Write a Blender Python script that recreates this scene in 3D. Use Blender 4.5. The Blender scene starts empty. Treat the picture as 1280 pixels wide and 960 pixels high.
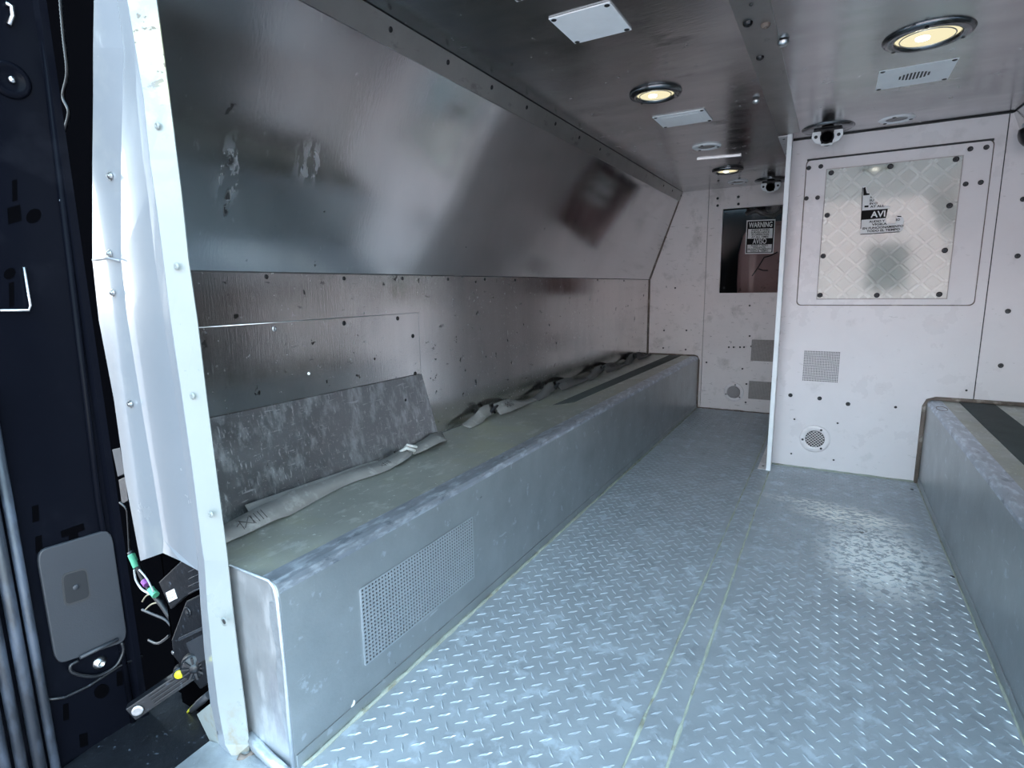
import bpy, bmesh, math, random
from mathutils import Vector, Matrix
random.seed(7)
S = bpy.context.scene
COL = S.collection
PI = math.pi

# ------------------------------------------------------------------ camera
F = 694.0; YAW = .521; PITCH = .171; ROLL = -.016; CAMH = .9
_f0 = Vector((-math.sin(YAW), math.cos(YAW), 0)); _r0 = Vector((math.cos(YAW), math.sin(YAW), 0)); _u0 = Vector((0, 0, 1))
FW = math.cos(PITCH)*_f0 - math.sin(PITCH)*_u0
_U = math.cos(PITCH)*_u0 + math.sin(PITCH)*_f0
RT = math.cos(ROLL)*_r0 + math.sin(ROLL)*_U
UP = math.cos(ROLL)*_U - math.sin(ROLL)*_r0
cam_d = bpy.data.cameras.new('camera'); cam = bpy.data.objects.new('camera', cam_d); COL.objects.link(cam)
cam_d.sensor_width = 36; cam_d.lens = F/1280*36; cam_d.clip_start = .02; cam_d.clip_end = 300
m = Matrix((RT, UP, -FW)).transposed().to_4x4(); m.translation = (0, 0, CAMH); cam.matrix_world = m
S.camera = cam

def at(x, y, ax, v):
    """photo pixel -> the point of that sight line on the plane ax = v (used to measure real planes of the van)"""
    d = FW + RT*((x-640)/F) - UP*((y-480)/F)
    c = Vector((0, 0, CAMH)); i = 'xyz'.index(ax)
    return c + d*((v-c[i])/d[i])

# ------------------------------------------------------------------ view, world, sun
S.view_settings.view_transform = 'Standard'; S.view_settings.look = 'None'
S.view_settings.gamma = 1; S.view_settings.use_curve_mapping = False
S.view_settings.exposure = 1.88
W = bpy.data.worlds.new('world'); S.world = W; W.use_nodes = True
nt = W.node_tree; nt.nodes.clear()
tc = nt.nodes.new('ShaderNodeTexCoord'); sp = nt.nodes.new('ShaderNodeSeparateXYZ'); cr = nt.nodes.new('ShaderNodeValToRGB')
bg = nt.nodes.new('ShaderNodeBackground'); wo = nt.nodes.new('ShaderNodeOutputWorld')
nt.links.new(tc.outputs['Generated'], sp.inputs[0]); nt.links.new(sp.outputs['Z'], cr.inputs[0])
cr.color_ramp.elements[0].position = 0.0; cr.color_ramp.elements[0].color = (.96, 1.0, .99, 1)
cr.color_ramp.elements[1].position = .9; cr.color_ramp.elements[1].color = (.23, .37, .50, 1)
e_ = cr.color_ramp.elements.new(.30); e_.color = (.50, .67, .78, 1)
nt.links.new(cr.outputs[0], bg.inputs[0]); bg.inputs[1].default_value = 3.2
nt.links.new(bg.outputs[0], wo.inputs[0])
sun_d = bpy.data.lights.new('sun', 'SUN'); sun_d.energy = 2.6; sun_d.angle = .01; sun_d.color = (1, .93, .82)
sun = bpy.data.objects.new('sun', sun_d); COL.objects.link(sun)
sun.rotation_euler = Vector((-.45, -.62, -.75)).to_track_quat('-Z', 'Y').to_euler()

# ------------------------------------------------------------------ materials
def mat(name, base=(.8, .8, .8), metallic=0., rough=.5, var=0., vscale=6., rvar=0., marks=None, bump=0., bscale=60., stretch=(1, 1, 1), coat=0., spec=.5):
    """principled; marks = list of (colour, scale, stretch, threshold, softness, strength, roughness_add)"""
    M = bpy.data.materials.new(name); M.use_nodes = True
    n = M.node_tree; N = n.nodes; L = n.links; N.clear()
    out = N.new('ShaderNodeOutputMaterial'); b = N.new('ShaderNodeBsdfPrincipled'); L.new(b.outputs[0], out.inputs[0])
    b.inputs['Metallic'].default_value = metallic; b.inputs['Roughness'].default_value = rough
    b.inputs['Base Color'].default_value = (*base, 1); b.inputs['Coat Weight'].default_value = coat
    b.inputs['Specular IOR Level'].default_value = spec
    M['bsdf'] = b.name
    g = N.new('ShaderNodeNewGeometry')
    def noise(scale, st=(1, 1, 1), detail=5., rot=(0, 0, 0), off=0.):
        mp = N.new('ShaderNodeMapping'); mp.inputs['Scale'].default_value = st; mp.inputs['Rotation'].default_value = rot
        mp.inputs['Location'].default_value = (off, off*1.7, off*.6)
        L.new(g.outputs['Position'], mp.inputs[0])
        t = N.new('ShaderNodeTexNoise'); t.inputs['Scale'].default_value = scale; t.inputs['Detail'].default_value = detail
        t.inputs['Roughness'].default_value = .62
        L.new(mp.outputs[0], t.inputs[0]); return t.outputs['Fac']
    def mr(src, a, bb, c, d, clamp=True):
        r = N.new('ShaderNodeMapRange'); r.clamp = clamp
        for i, v in enumerate((a, bb, c, d)): r.inputs[i+1].default_value = v
        L.new(src, r.inputs[0]); return r.outputs[0]
    col = None; ro = None
    if var:
        v = mr(noise(vscale, stretch), .25, .75, 1-var, 1+var)
        mx = N.new('ShaderNodeVectorMath'); mx.operation = 'SCALE'; mx.inputs[0].default_value = base; L.new(v, mx.inputs['Scale']); col = mx.outputs[0]
    if rvar:
        ro = mr(noise(vscale*1.7, stretch, off=3.), .3, .7, max(rough-rvar, .03), rough+rvar)
    for k, mk in enumerate(marks or []):
        c, sc, st, th, soft, strength, radd = mk[:7]; rot = mk[7] if len(mk) > 7 else (0, 0, 0)
        box = mk[8] if len(mk) > 8 else None
        f = mr(noise(sc, st, 6., rot, 11.3*(k+1)), th, th+soft, 0, strength)
        if box:      # wear that belongs to one spot: centre, radii (object's real place), edge softness
            cen, rad, es = box
            vs = N.new('ShaderNodeVectorMath'); vs.operation = 'SUBTRACT'; L.new(g.outputs['Position'], vs.inputs[0]); vs.inputs[1].default_value = cen
            vd = N.new('ShaderNodeVectorMath'); vd.operation = 'DIVIDE'; L.new(vs.outputs[0], vd.inputs[0]); vd.inputs[1].default_value = rad
            ln = N.new('ShaderNodeVectorMath'); ln.operation = 'LENGTH'; L.new(vd.outputs[0], ln.inputs[0])
            bm_ = mr(ln.outputs['Value'], 1-es, 1, 1, 0)
            mu = N.new('ShaderNodeMath'); mu.operation = 'MULTIPLY'; L.new(f, mu.inputs[0]); L.new(bm_, mu.inputs[1]); f = mu.outputs[0]
        mx = N.new('ShaderNodeMix'); mx.data_type = 'RGBA'; L.new(f, mx.inputs[0])
        if col: L.new(col, mx.inputs[6])
        else: mx.inputs[6].default_value = (*base, 1)
        mx.inputs[7].default_value = (*c, 1); col = mx.outputs[2]
        if radd:
            ad = N.new('ShaderNodeMath'); ad.operation = 'MULTIPLY_ADD'; L.new(f, ad.inputs[0]); ad.inputs[1].default_value = radd
            if ro: L.new(ro, ad.inputs[2])
            else: ad.inputs[2].default_value = rough
            ad.use_clamp = True; ro = ad.outputs[0]
    if col: L.new(col, b.inputs['Base Color'])
    if ro: L.new(ro, b.inputs['Roughness'])
    if bump:
        bp_ = N.new('ShaderNodeBump'); bp_.inputs['Strength'].default_value = bump; bp_.inputs['Distance'].default_value = .002
        L.new(noise(bscale, stretch, 3.), bp_.inputs['Height']); L.new(bp_.outputs[0], b.inputs['Normal'])
    return M

WH = (.78, .82, .86); BK = (.02, .02, .022)
M = {}
# left wall: satin aluminium sheets, smeared and scratched
M['alu_wall'] = mat('brushed_aluminium_wall', (.66, .645, .635), 1, .16, .10, 5, .06, [
    ((.85, .87, .90), 75, (1, 1, 1), .64, .03, .5, .25), ((.85, .87, .90), 110, (1, 1, .15), .64, .03, .3, .2), (BK, 24, (1, 1, 1), .665, .015, .85, .2),
    (BK, 40, (1, .5, 1.3), .66, .02, .5, .2, (.5, 0, 0)), ((.42, .42, .43), 3, (1, 1, 1), .55, .2, .4, .15)], .10, 260, (1, 1, .06))
M['alu_slope'] = mat('brushed_aluminium_slope', (.60, .60, .605), 1, .13, .08, 3, .04, [
    ((.85, .85, .86), 90, (1, 1, .3), .64, .04, .35, .2), (BK, 20, (1, 1, 1), .70, .02, .8, .2),
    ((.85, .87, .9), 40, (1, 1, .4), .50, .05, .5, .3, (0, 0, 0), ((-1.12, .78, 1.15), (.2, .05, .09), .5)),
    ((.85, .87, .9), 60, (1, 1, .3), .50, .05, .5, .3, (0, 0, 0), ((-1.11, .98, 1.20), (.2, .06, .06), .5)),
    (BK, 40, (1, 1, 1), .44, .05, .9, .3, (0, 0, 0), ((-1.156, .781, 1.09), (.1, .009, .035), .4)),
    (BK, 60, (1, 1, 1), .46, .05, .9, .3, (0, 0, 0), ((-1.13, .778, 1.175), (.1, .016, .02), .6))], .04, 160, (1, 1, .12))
M['alu_dull'] = mat('scuffed_aluminium_sheet', (.33, .35, .37), 1, .33, .12, 5, .06, [
    ((.80, .86, .90), 32, (1, 1, .45), .50, .16, .45, .2), ((.85, .90, .94), 150, (1, 1, .16), .60, .06, .5, .2, (.2, 0, 0)), ((.85, .90, .94), 130, (1, .14, 1), .62, .05, .45, .2, (.3, 0, 0)), ((.85, .90, .94), 160, (1, 1, 1), .62, .05, .4, .2), (BK, 30, (1, 1, 1), .69, .02, .7, .2)], .15, 90)
M['alu_ceiling'] = mat('ceiling_aluminium', (.50, .50, .505), 1, .21, .14, 7, .06, [
    ((.60, .63, .66), 26, (1, .6, 1), .60, .10, .45, .15), ((.12, .12, .13), 9, (.5, 1, 1), .62, .1, .5, .1)], .12, 120, (.3, 1, 1))
M['ceiling_strip'] = mat('corner_strip_metal', (.40, .40, .39), 1, .36, .10, 8, .05, [((.2, .2, .2), 18, (1, .4, 1), .62, .06, .5, .1)], .1, 100)
M['bench_side'] = mat('bench_side_metal', (.42, .45, .465), .85, .36, .13, 6, .06, [
    ((.68, .74, .80), 30, (1, 1, .9), .62, .05, .5, .15, (.6, 0, 0)), (BK, 26, (1, 1, 1), .70, .02, .6, .15),
    ((.74, .80, .84), 60, (1, .15, 1), .68, .03, .5, .1, (.8, 0, 0))], .2, 120)
M['bench_top'] = mat('bench_top_metal', (.37, .385, .355), .7, .38, .12, 7, .06, [
    ((.70, .73, .71), 26, (1, .5, 1), .56, .08, .4, .1), ((.85, .9, .88), 70, (1, 1, 1), .64, .03, .7, .15), ((.80, .84, .83), 120, (1, .1, 1), .66, .03, .5, .1, (0, 0, .5)), ((.40, .40, .30), 5, (1, 1, 1), .50, .15, .6, .15), (BK, 36, (1, .5, 1), .72, .02, .6, .1)], .2, 100)
M['bench_rim'] = mat('bench_rim_metal', (.42, .47, .54), .85, .36, .14, 14, .05, [
    ((.80, .88, .96), 60, (1, .30, 1), .50, .12, .55, .15), ((.20, .23, .28), 34, (1, .5, 1), .60, .06, .6, .1)], .25, 90)
M['bench_end'] = mat('bench_end_metal', (.52, .54, .56), .8, .44, .12, 10, .05, [
    ((.78, .80, .82), 14, (1, 1, .3), .54, .10, .6, .1), ((.30, .30, .36), 9, (1.5, 1, .5), .55, .12, .5, .1)], .2, 80)
M['grille_metal'] = mat('grille_metal', (.52, .56, .60), .8, .38, .05, 8)
M['weld'] = mat('weld_bead', (.50, .54, .58), .8, .42, .15, 40, 0, None, .5, 200)
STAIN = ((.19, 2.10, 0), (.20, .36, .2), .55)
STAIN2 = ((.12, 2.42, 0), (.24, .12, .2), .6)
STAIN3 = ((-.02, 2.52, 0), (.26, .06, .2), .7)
M['tread'] = mat('tread_plate_steel', (.38, .415, .45), .45, .46, .12, 7, .08, [
    ((.62, .70, .78), 18, (1, 1, 1), .54, .10, .5, .1), ((.22, .24, .26), 12, (1, 1, 1), .60, .08, .4, .1),
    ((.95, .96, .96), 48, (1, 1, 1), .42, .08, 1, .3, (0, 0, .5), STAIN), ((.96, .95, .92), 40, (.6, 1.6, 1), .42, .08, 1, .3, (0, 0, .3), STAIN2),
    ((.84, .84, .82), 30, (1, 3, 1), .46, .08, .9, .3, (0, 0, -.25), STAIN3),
    ((.10, .09, .08), 45, (1, 1, 1), .56, .05, .8, .2, (0, 0, 0), ((.13, 2.30, 0), (.09, .10, .2), .6))], .25, 50)
M['lug'] = mat('tread_lug_steel', (.50, .55, .60), .6, .36, .15, 12, .08)
M['caulk_green'] = mat('old_sealant', (.30, .325, .28), 0, .6, .25, 20, 0, [((.20, .19, .14), 22, (1, 1, 1), .56, .1, .8, 0)], .4, 150)
M['seam_weld'] = mat('yellowed_seam_weld', (.36, .39, .32), 0, .6, .25, 20, 0, [((.20, .19, .14), 14, (1, 1, 1), .54, .1, .8, 0)], .4, 150)
M['caulk_brown'] = mat('brown_sealant', (.16, .125, .105), 0, .6, .3, 14, 0, [((.42, .38, .33), 22, (1, 1, 1), .56, .1, .7, 0)], .4, 150)
M['tape'] = mat('anti_slip_tape', (.045, .055, .055), 0, .75, .2, 20, 0, [((.22, .24, .23), 24, (1, .5, 1), .64, .06, .5, 0)], .5, 600)
M['white'] = mat('white_paint', (.74, .70, .71), 0, .30, .05, 3, .06, [
    ((.48, .46, .45), 9, (1, 1, 1), .60, .1, .30, .1), (BK, 34, (1, 1, 1), .735, .02, .8, .2), ((.42, .40, .38), 40, (.5, 1, 1.6), .66, .04, .4, .1, (0, .7, 0))], .04, 200, coat=.15)
M['white_far'] = mat('grimy_white_paint', (.76, .705, .70), 0, .32, .07, 3, .06, [
    ((.40, .37, .35), 8, (1, 1, 1), .55, .12, .45, .1), ((.14, .12, .12), 30, (1, 1, 1), .69, .03, .8, .2), ((.35, .32, .30), 40, (.5, 1, 1.6), .62, .05, .5, .1, (0, .7, 0))], .04, 200, coat=.1)
M['plate_white'] = mat('plate_white', (.86, .88, .90), 0, .4, .04, 20)
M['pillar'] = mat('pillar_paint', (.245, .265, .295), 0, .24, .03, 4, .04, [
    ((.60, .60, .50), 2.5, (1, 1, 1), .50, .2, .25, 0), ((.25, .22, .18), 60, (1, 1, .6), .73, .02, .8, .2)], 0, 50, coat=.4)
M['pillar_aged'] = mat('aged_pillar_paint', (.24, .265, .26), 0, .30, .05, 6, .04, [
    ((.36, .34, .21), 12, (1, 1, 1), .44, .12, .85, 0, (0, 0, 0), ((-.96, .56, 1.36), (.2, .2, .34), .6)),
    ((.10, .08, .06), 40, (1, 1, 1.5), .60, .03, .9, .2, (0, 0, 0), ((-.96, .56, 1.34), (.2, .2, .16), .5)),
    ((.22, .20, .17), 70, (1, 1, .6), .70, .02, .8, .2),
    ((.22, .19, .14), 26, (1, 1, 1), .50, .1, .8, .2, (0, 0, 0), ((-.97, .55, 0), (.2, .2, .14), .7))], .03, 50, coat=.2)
M['black_paint'] = mat('black_body_paint', (.003, .0035, .006), 0, .22, .1, 5, .06, [
    ((.50, .55, .62), 70, (1, 1, 1), .75, .02, .7, .3), ((.012, .013, .018), 7, (1, 1, 1), .55, .2, .5, .1)], .04, 20, spec=.03)
M['void'] = mat('cavity_black', (.0015, .0015, .002), 0, .9, spec=.0)  # near-black; also paints in the shade of gaps and holes
M['black_plastic'] = mat('black_plastic', (.009, .010, .013), 0, .38, .2, 30, .08, [((.10, .12, .15), 90, (1, 1, 1), .62, .06, .5, .1)], .2, 160)
M['grey_plastic'] = mat('grey_plastic', (.026, .029, .036), 0, .5, .08, 12, .05, [((.14, .16, .18), 80, (1, .4, 1), .72, .02, .4, 0)], .15, 400)
M['button'] = mat('button_plastic', (.012, .013, .016), 0, .5)
M['rubber'] = mat('rubber_seal', (.014, .018, .026), 0, .45, .2, 14, .1, [((.055, .07, .10), 20, (1, 1, .35), .50, .14, .7, .1)], .3, 120)
M['steel'] = mat('zinc_steel', (.56, .57, .58), 1, .28, .1, 30)
M['dark_steel'] = mat('dark_screw_steel', (.05, .05, .053), 1, .35, .1, 30)
M['dark_hole'] = mat('dark_mark', (.03, .03, .032), 0, .6)  # flat dark tone, also painted shade behind grilles and slots
M['chrome_ring'] = mat('lamp_ring_metal', (.20, .20, .21), 1, .18, .1, 20)
M['webbing_light'] = mat('pale_webbing', (.38, .38, .37), 0, .7, .1, 30, 0, [((.30, .10, .06), 60, (1, 1, 1), .60, .04, .8, 0)], .4, 500)
M['webbing'] = mat('grey_webbing', (.15, .145, .14), 0, .75, .15, 14, 0, [((.27, .27, .26), 30, (1, 1, 1), .56, .1, .5, 0)], .5, 700)
M['webbing_dark'] = mat('webbing_far', (.075, .072, .072), 0, .75, .15, 14, 0, None, .5, 700)
M['thread'] = mat('dark_thread', (.045, .04, .04), 0, .8)
M['sticker_white'] = mat('sticker_white', (.74, .74, .74), 0, .4)
M['sticker_black'] = mat('sticker_black', (.012, .011, .011), 0, .7, spec=.1)
M['seat'] = mat('brown_red_upholstery', (.40, .24, .24), 0, .65, .15, 5, 0, [((.10, .05, .05), 12, (1, 1, 1), .62, .04, .6, 0)], .3, 40)
M['cab_dark'] = mat('cab_trim', (.010, .011, .013), 0, .6)
M['cab_grey'] = mat('cab_grey_trim', (.16, .165, .17), 0, .45)
M['mesh_white'] = mat('mesh_cell_white', (.50, .535, .53), 0, .5, .05, 10, 0, [((.45, .42, .40), 10, (1, 1, 1), .58, .1, .4, 0)])
M['mesh_bar'] = mat('mesh_bar_white', (.60, .635, .63), 0, .4, .05, 10)
M['grille_grey'] = mat('grey_grille', (.36, .33, .32), 0, .5, .1, 60)
M['yellow'] = mat('yellow_sticker', (.82, .80, .02), 0, .45, .05, 30, 0, [((.08, .09, .05), 120, (1, 1, 1), .62, .03, .8, 0)])
M['purple'] = mat('purple_tape', (.30, .07, .34), 0, .5)
M['green'] = mat('green_wire', (.12, .50, .30), 0, .5)
M['white_wire'] = mat('white_wire', (.65, .68, .70), 0, .5)
M['tan_wire'] = mat('tan_wire', (.35, .30, .20), 0, .6)
M['ground'] = mat('sunlit_ground', (.30, .245, .235), 0, .9, .12, .4, 0)
M['facade'] = mat('pink_stucco', (.50, .385, .375), 0, .9, .08, 1.5, 0)
M['chip'] = mat('white_paint_flake', (.85, .86, .86), 0, .6)

def glass_mat(name, tint=(1, 1, 1), refl=1.0, rough=.03, extra=.0):
    G = bpy.data.materials.new(name); G.use_nodes = True; n = G.node_tree; n.nodes.clear()
    o = n.nodes.new('ShaderNodeOutputMaterial'); t = n.nodes.new('ShaderNodeBsdfTransparent'); g = n.nodes.new('ShaderNodeBsdfGlossy')
    f = n.nodes.new('ShaderNodeFresnel'); f.inputs[0].default_value = 1.5; mx = n.nodes.new('ShaderNodeMixShader')
    ad = n.nodes.new('ShaderNodeMath'); ad.inputs[1].default_value = extra; ad.use_clamp = True
    t.inputs[0].default_value = (*tint, 1); g.inputs['Roughness'].default_value = rough
    n.links.new(f.outputs[0], ad.inputs[0]); n.links.new(ad.outputs[0], mx.inputs[0]); n.links.new(t.outputs[0], mx.inputs[1]); n.links.new(g.outputs[0], mx.inputs[2]); n.links.new(mx.outputs[0], o.inputs[0])
    return G
M['pane'] = glass_mat('window_pane', (.95, .96, .96), extra=-.032)
M['plexi'] = glass_mat('plexiglass', (.97, .98, .97), rough=.07, extra=.03)
M['lens'] = glass_mat('lamp_lens', (.98, .98, .95), rough=.05)
def emit_mat(name, colr, s):
    G = bpy.data.materials.new(name); G.use_nodes = True; n = G.node_tree; n.nodes.clear()
    o = n.nodes.new('ShaderNodeOutputMaterial'); e = n.nodes.new('ShaderNodeEmission'); e.inputs[0].default_value = (*colr, 1); e.inputs[1].default_value = s
    n.links.new(e.outputs[0], o.inputs[0]); return G
M['glow'] = emit_mat('lamp_diffuser', (1, .90, .58), .26)
M['glow_hot'] = emit_mat('lamp_filament', (1, .97, .85), 5.)

# ------------------------------------------------------------------ mesh helpers
WP = {}
def wpos(o): return WP.get(o.name, Vector((0, 0, 0))) if o else Vector((0, 0, 0))
def root(name, loc=(0, 0, 0)):
    o = bpy.data.objects.new(name, None); COL.objects.link(o); o.location = loc; o.empty_display_size = .05
    WP[o.name] = Vector(loc); return o
def tag(o, label=None, cat=None, group=None, kind=None):
    if label: o['label'] = label
    if cat: o['category'] = cat
    if group: o['group'] = group
    if kind: o['kind'] = kind
    return o

class MB:
    def __init__(s): s.v = []; s.f = []; s.sm = []
    def add(s, vs, fs, smooth=False):
        n = len(s.v); s.v += [tuple(v) for v in vs]; s.f += [tuple(i+n for i in f) for f in fs]; s.sm += [smooth]*len(fs); return s
    def box(s, a, b):
        x0, x1 = sorted((a[0], b[0])); y0, y1 = sorted((a[1], b[1])); z0, z1 = sorted((a[2], b[2]))
        v = [(x, y, z) for x in (x0, x1) for y in (y0, y1) for z in (z0, z1)]
        return s.add(v, [(0, 1, 3, 2), (4, 6, 7, 5), (0, 4, 5, 1), (2, 3, 7, 6), (0, 2, 6, 4), (1, 5, 7, 3)])
    def obox(s, c, ax, ay, az):      # centre and three half-axis vectors
        c = Vector(c); ax, ay, az = Vector(ax), Vector(ay), Vector(az)
        v = [c+ax*i+ay*j+az*k for i in (-1, 1) for j in (-1, 1) for k in (-1, 1)]
        fs = [(0, 1, 3, 2), (4, 6, 7, 5), (0, 4, 5, 1), (2, 3, 7, 6), (0, 2, 6, 4), (1, 5, 7, 3)]
        if ax.cross(ay).dot(az) < 0: fs = [f[::-1] for f in fs]
        return s.add(v, fs)
    def prism(s, poly, d):           # planar loop of 3D points pushed by d
        poly = [Vector(p) for p in poly]; d = Vector(d); n = len(poly)
        nrm = Vector((0, 0, 0))
        for i in range(n): nrm += poly[i].cross(poly[(i+1) % n])
        if nrm.dot(d) > 0: poly = poly[::-1]
        v = poly + [p+d for p in poly]
        fs = [tuple(range(n)), tuple(range(2*n-1, n-1, -1))] + [(i, i+n, (i+1) % n+n, (i+1) % n) for i in range(n)]
        return s.add(v, fs)
    def tube(s, pts, r, n=8, caps=True):
        pts = [Vector(p) for p in pts]; vs = []; fs = []
        rr = r if isinstance(r, (list, tuple)) else [r]*len(pts)
        ref = None
        for i, p in enumerate(pts):
            t = (pts[min(i+1, len(pts)-1)]-pts[max(i-1, 0)]).normalized()
            if ref is None: ref = Vector((0, 0, 1)) if abs(t.z) < .9 else Vector((1, 0, 0))
            u = t.cross(ref).normalized(); w = u.cross(t).normalized(); ref = w
            for k in range(n):
                a = 2*PI*k/n; vs.append(p+(u*math.cos(a)+w*math.sin(a))*rr[i])
        for i in range(len(pts)-1):
            for k in range(n): fs.append((i*n+k, i*n+(k+1) % n, (i+1)*n+(k+1) % n, (i+1)*n+k))
        s.add(vs, fs, True)
        if caps:
            e = (len(pts)-1)*n
            s.add(vs[:n], [tuple(range(n))[::-1]]); s.add(vs[e:e+n], [tuple(range(n))])
        return s
    def lathe(s, c, nrm, prof, n=32, sx=1., xdir=None):   # prof: (radius, height along nrm)
        nrm = Vector(nrm).normalized(); ref = Vector(xdir) if xdir else (Vector((1, 0, 0)) if abs(nrm.x) < .9 else Vector((0, 1, 0)))
        v_ = nrm.cross(ref).normalized(); u = v_.cross(nrm).normalized(); c = Vector(c); vs = []; fs = []
        for r, h in prof:
            for k in range(n):
                a = 2*PI*k/n; vs.append(c+nrm*h+u*(r*math.cos(a)*sx)+v_*(r*math.sin(a)))
        for i in range(len(prof)-1):
            for k in range(n): fs.append((i*n+k, i*n+(k+1) % n, (i+1)*n+(k+1) % n, (i+1)*n+k))
        s.add(vs, fs, True)
        if prof[0][0] > 1e-6: s.add(vs[:n], [tuple(range(n))[::-1]])
        if prof[-1][0] > 1e-6: s.add(vs[-n:], [tuple(range(n))])
        return s
    def ribbon(s, pts, wd, th):       # centre points, width vectors (half), thickness
        pts = [Vector(p) for p in pts]; wd = [Vector(w) for w in wd]; vs = []; fs = []
        for i, p in enumerate(pts):
            t = (pts[min(i+1, len(pts)-1)]-pts[max(i-1, 0)]).normalized(); nn = wd[i].cross(t).normalized()*th/2
            vs += [p-wd[i]-nn, p+wd[i]-nn, p+wd[i]+nn, p-wd[i]+nn]
        for i in range(len(pts)-1):
            for k in range(4): fs.append((i*4+k, (i+1)*4+k, (i+1)*4+(k+1) % 4, i*4+(k+1) % 4))
        s.add(vs, fs, True); s.add(vs[:4], [(0, 1, 2, 3)]); s.add(vs[-4:], [(3, 2, 1, 0)]); return s
    def build(s, name, mt, parent=None, bevel=0., kind=None, base=False):
        me = bpy.data.meshes.new(name); off = wpos(parent)
        if base:       # top-level mesh: origin at the bottom centre of the thing
            lo = [min(v[i] for v in s.v) for i in range(3)]; hi = [max(v[i] for v in s.v) for i in range(3)]
            off = Vector(((lo[0]+hi[0])/2, (lo[1]+hi[1])/2, lo[2]))
        me.from_pydata([tuple(Vector(v)-off) for v in s.v], [], s.f)
        me.polygons.foreach_set('use_smooth', s.sm)
        bm = bmesh.new(); bm.from_mesh(me); bmesh.ops.remove_doubles(bm, verts=bm.verts, dist=1e-6); bmesh.ops.recalc_face_normals(bm, faces=bm.faces); bm.to_mesh(me); bm.free()
        me.materials.append(mt); o = bpy.data.objects.new(name, me); COL.objects.link(o)
        if base: o.location = off
        if parent: o.parent = parent
        WP[o.name] = off.copy()
        if bevel:
            b = o.modifiers.new('bevel', 'BEVEL'); b.width = bevel; b.segments = 2; b.limit_method = 'ANGLE'; b.angle_limit = .6
        if kind: o['kind'] = kind
        return o
def box(a, b, name, mt, parent=None, bevel=0., kind=None, base=False): return MB().box(a, b).build(name, mt, parent, bevel, kind, base)

_cache = {}
def pin(parent, pos, nrm, r=.006, name='screw', mt='dark_steel', h=.35, style='dome'):
    """small fastener sharing mesh data; a part of `parent`"""
    key = (round(r, 4), mt, h, style)
    if key not in _cache:
        b = MB()
        if style == 'dome': b.lathe((0, 0, 0), (0, 0, 1), [(r, 0), (r*.96, r*h*.5), (r*.7, r*h*.9), (r*.3, r*h), (r*.26, r*h*.75), (0, r*h*.75)], 10)
        elif style == 'bolt':
            b.lathe((0, 0, 0), (0, 0, 1), [(r*1.3, 0), (r*1.3, r*.15), (r*.9, r*.17), (r*.9, r*.6), (r*.45, r*.62), (r*.45, r*.95), (0, r*1.0)], 8)
        elif style == 'hole': b.lathe((0, 0, 0), (0, 0, 1), [(r*1.25, 0), (r*1.2, r*.12), (r, r*.14), (r*.9, r*.03), (0, r*.03)], 12)
        me = bpy.data.meshes.new(name); me.from_pydata(b.v, [], b.f); me.polygons.foreach_set('use_smooth', [style == 'dome']*len(b.f)); me.materials.append(M[mt]); _cache[key] = me
    o = bpy.data.objects.new(name, _cache[key]); COL.objects.link(o)
    o.parent = parent; o.location = Vector(pos)-wpos(parent); o.rotation_euler = Vector(nrm).to_track_quat('Z', 'Y').to_euler()
    return o
def text(parent, s, pos, size, mt, name='lettering', nrm='-y', center=True, width=None, bold=0.0, depth=.0003, rotz=0):
    cu = bpy.data.curves.new(name, 'FONT'); cu.body = s; cu.size = size; cu.align_x = 'CENTER' if center else 'LEFT'; cu.align_y = 'CENTER'; cu.extrude = depth; cu.offset = bold
    t = bpy.data.objects.new(name, cu); COL.objects.link(t)
    bpy.context.view_layer.update()
    me = bpy.data.meshes.new_from_object(t); bpy.data.objects.remove(t); me.materials.clear(); me.materials.append(M[mt])
    xs = [v.co.x for v in me.vertices]
    if width and xs:
        k = width/(max(xs)-min(xs))
        for v in me.vertices: v.co.x *= k
    o = bpy.data.objects.new(name, me); COL.objects.link(o); o.parent = parent; o.location = Vector(pos)-wpos(parent); o.rotation_euler = (PI/2, rotz, 0) if nrm == '-y' else (0, 0, 0)
    return o

# ------------------------------------------------------------------ key planes of the van
XW, XB, XS0, XS1, XD, XR = -1.204, -.825, -.282, -.210, -.210, .395
XRW = .784; ZB = .385; ZF = .951; ZC = 1.555; XC = -.985; XRC = .565
YE, YP, YN, YF = 4.2, 3.0, .60, .50          # far wall, right partition, near end of bench, floor start
ND, NU, NB, NX, NXm = (0, 0, -1), (0, 0, 1), (0, -1, 0), (1, 0, 0), (-1, 0, 0)

# ------------------------------------------------------------------ outside: ground and an unseen building added for pink bounce light
g = box((-60, -60, -.62), (60, 60, -.55), 'ground', M['ground'], kind='structure')
yb_ = box((-26, -18.5, -.55), (12, -18, 5.2), 'bounce_building', M['facade'], kind='structure')
box((-26.2, -18.7, 5.2), (12.2, -17.85, 5.4), 'roof_edge', M['ground'], yb_)
for x in (-23, -19, -15, -11, -7, -3, 1, 5): box((x, -18.03, .6), (x+1.2, -17.99, 2.2), 'window', M['void'], yb_)
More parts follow.
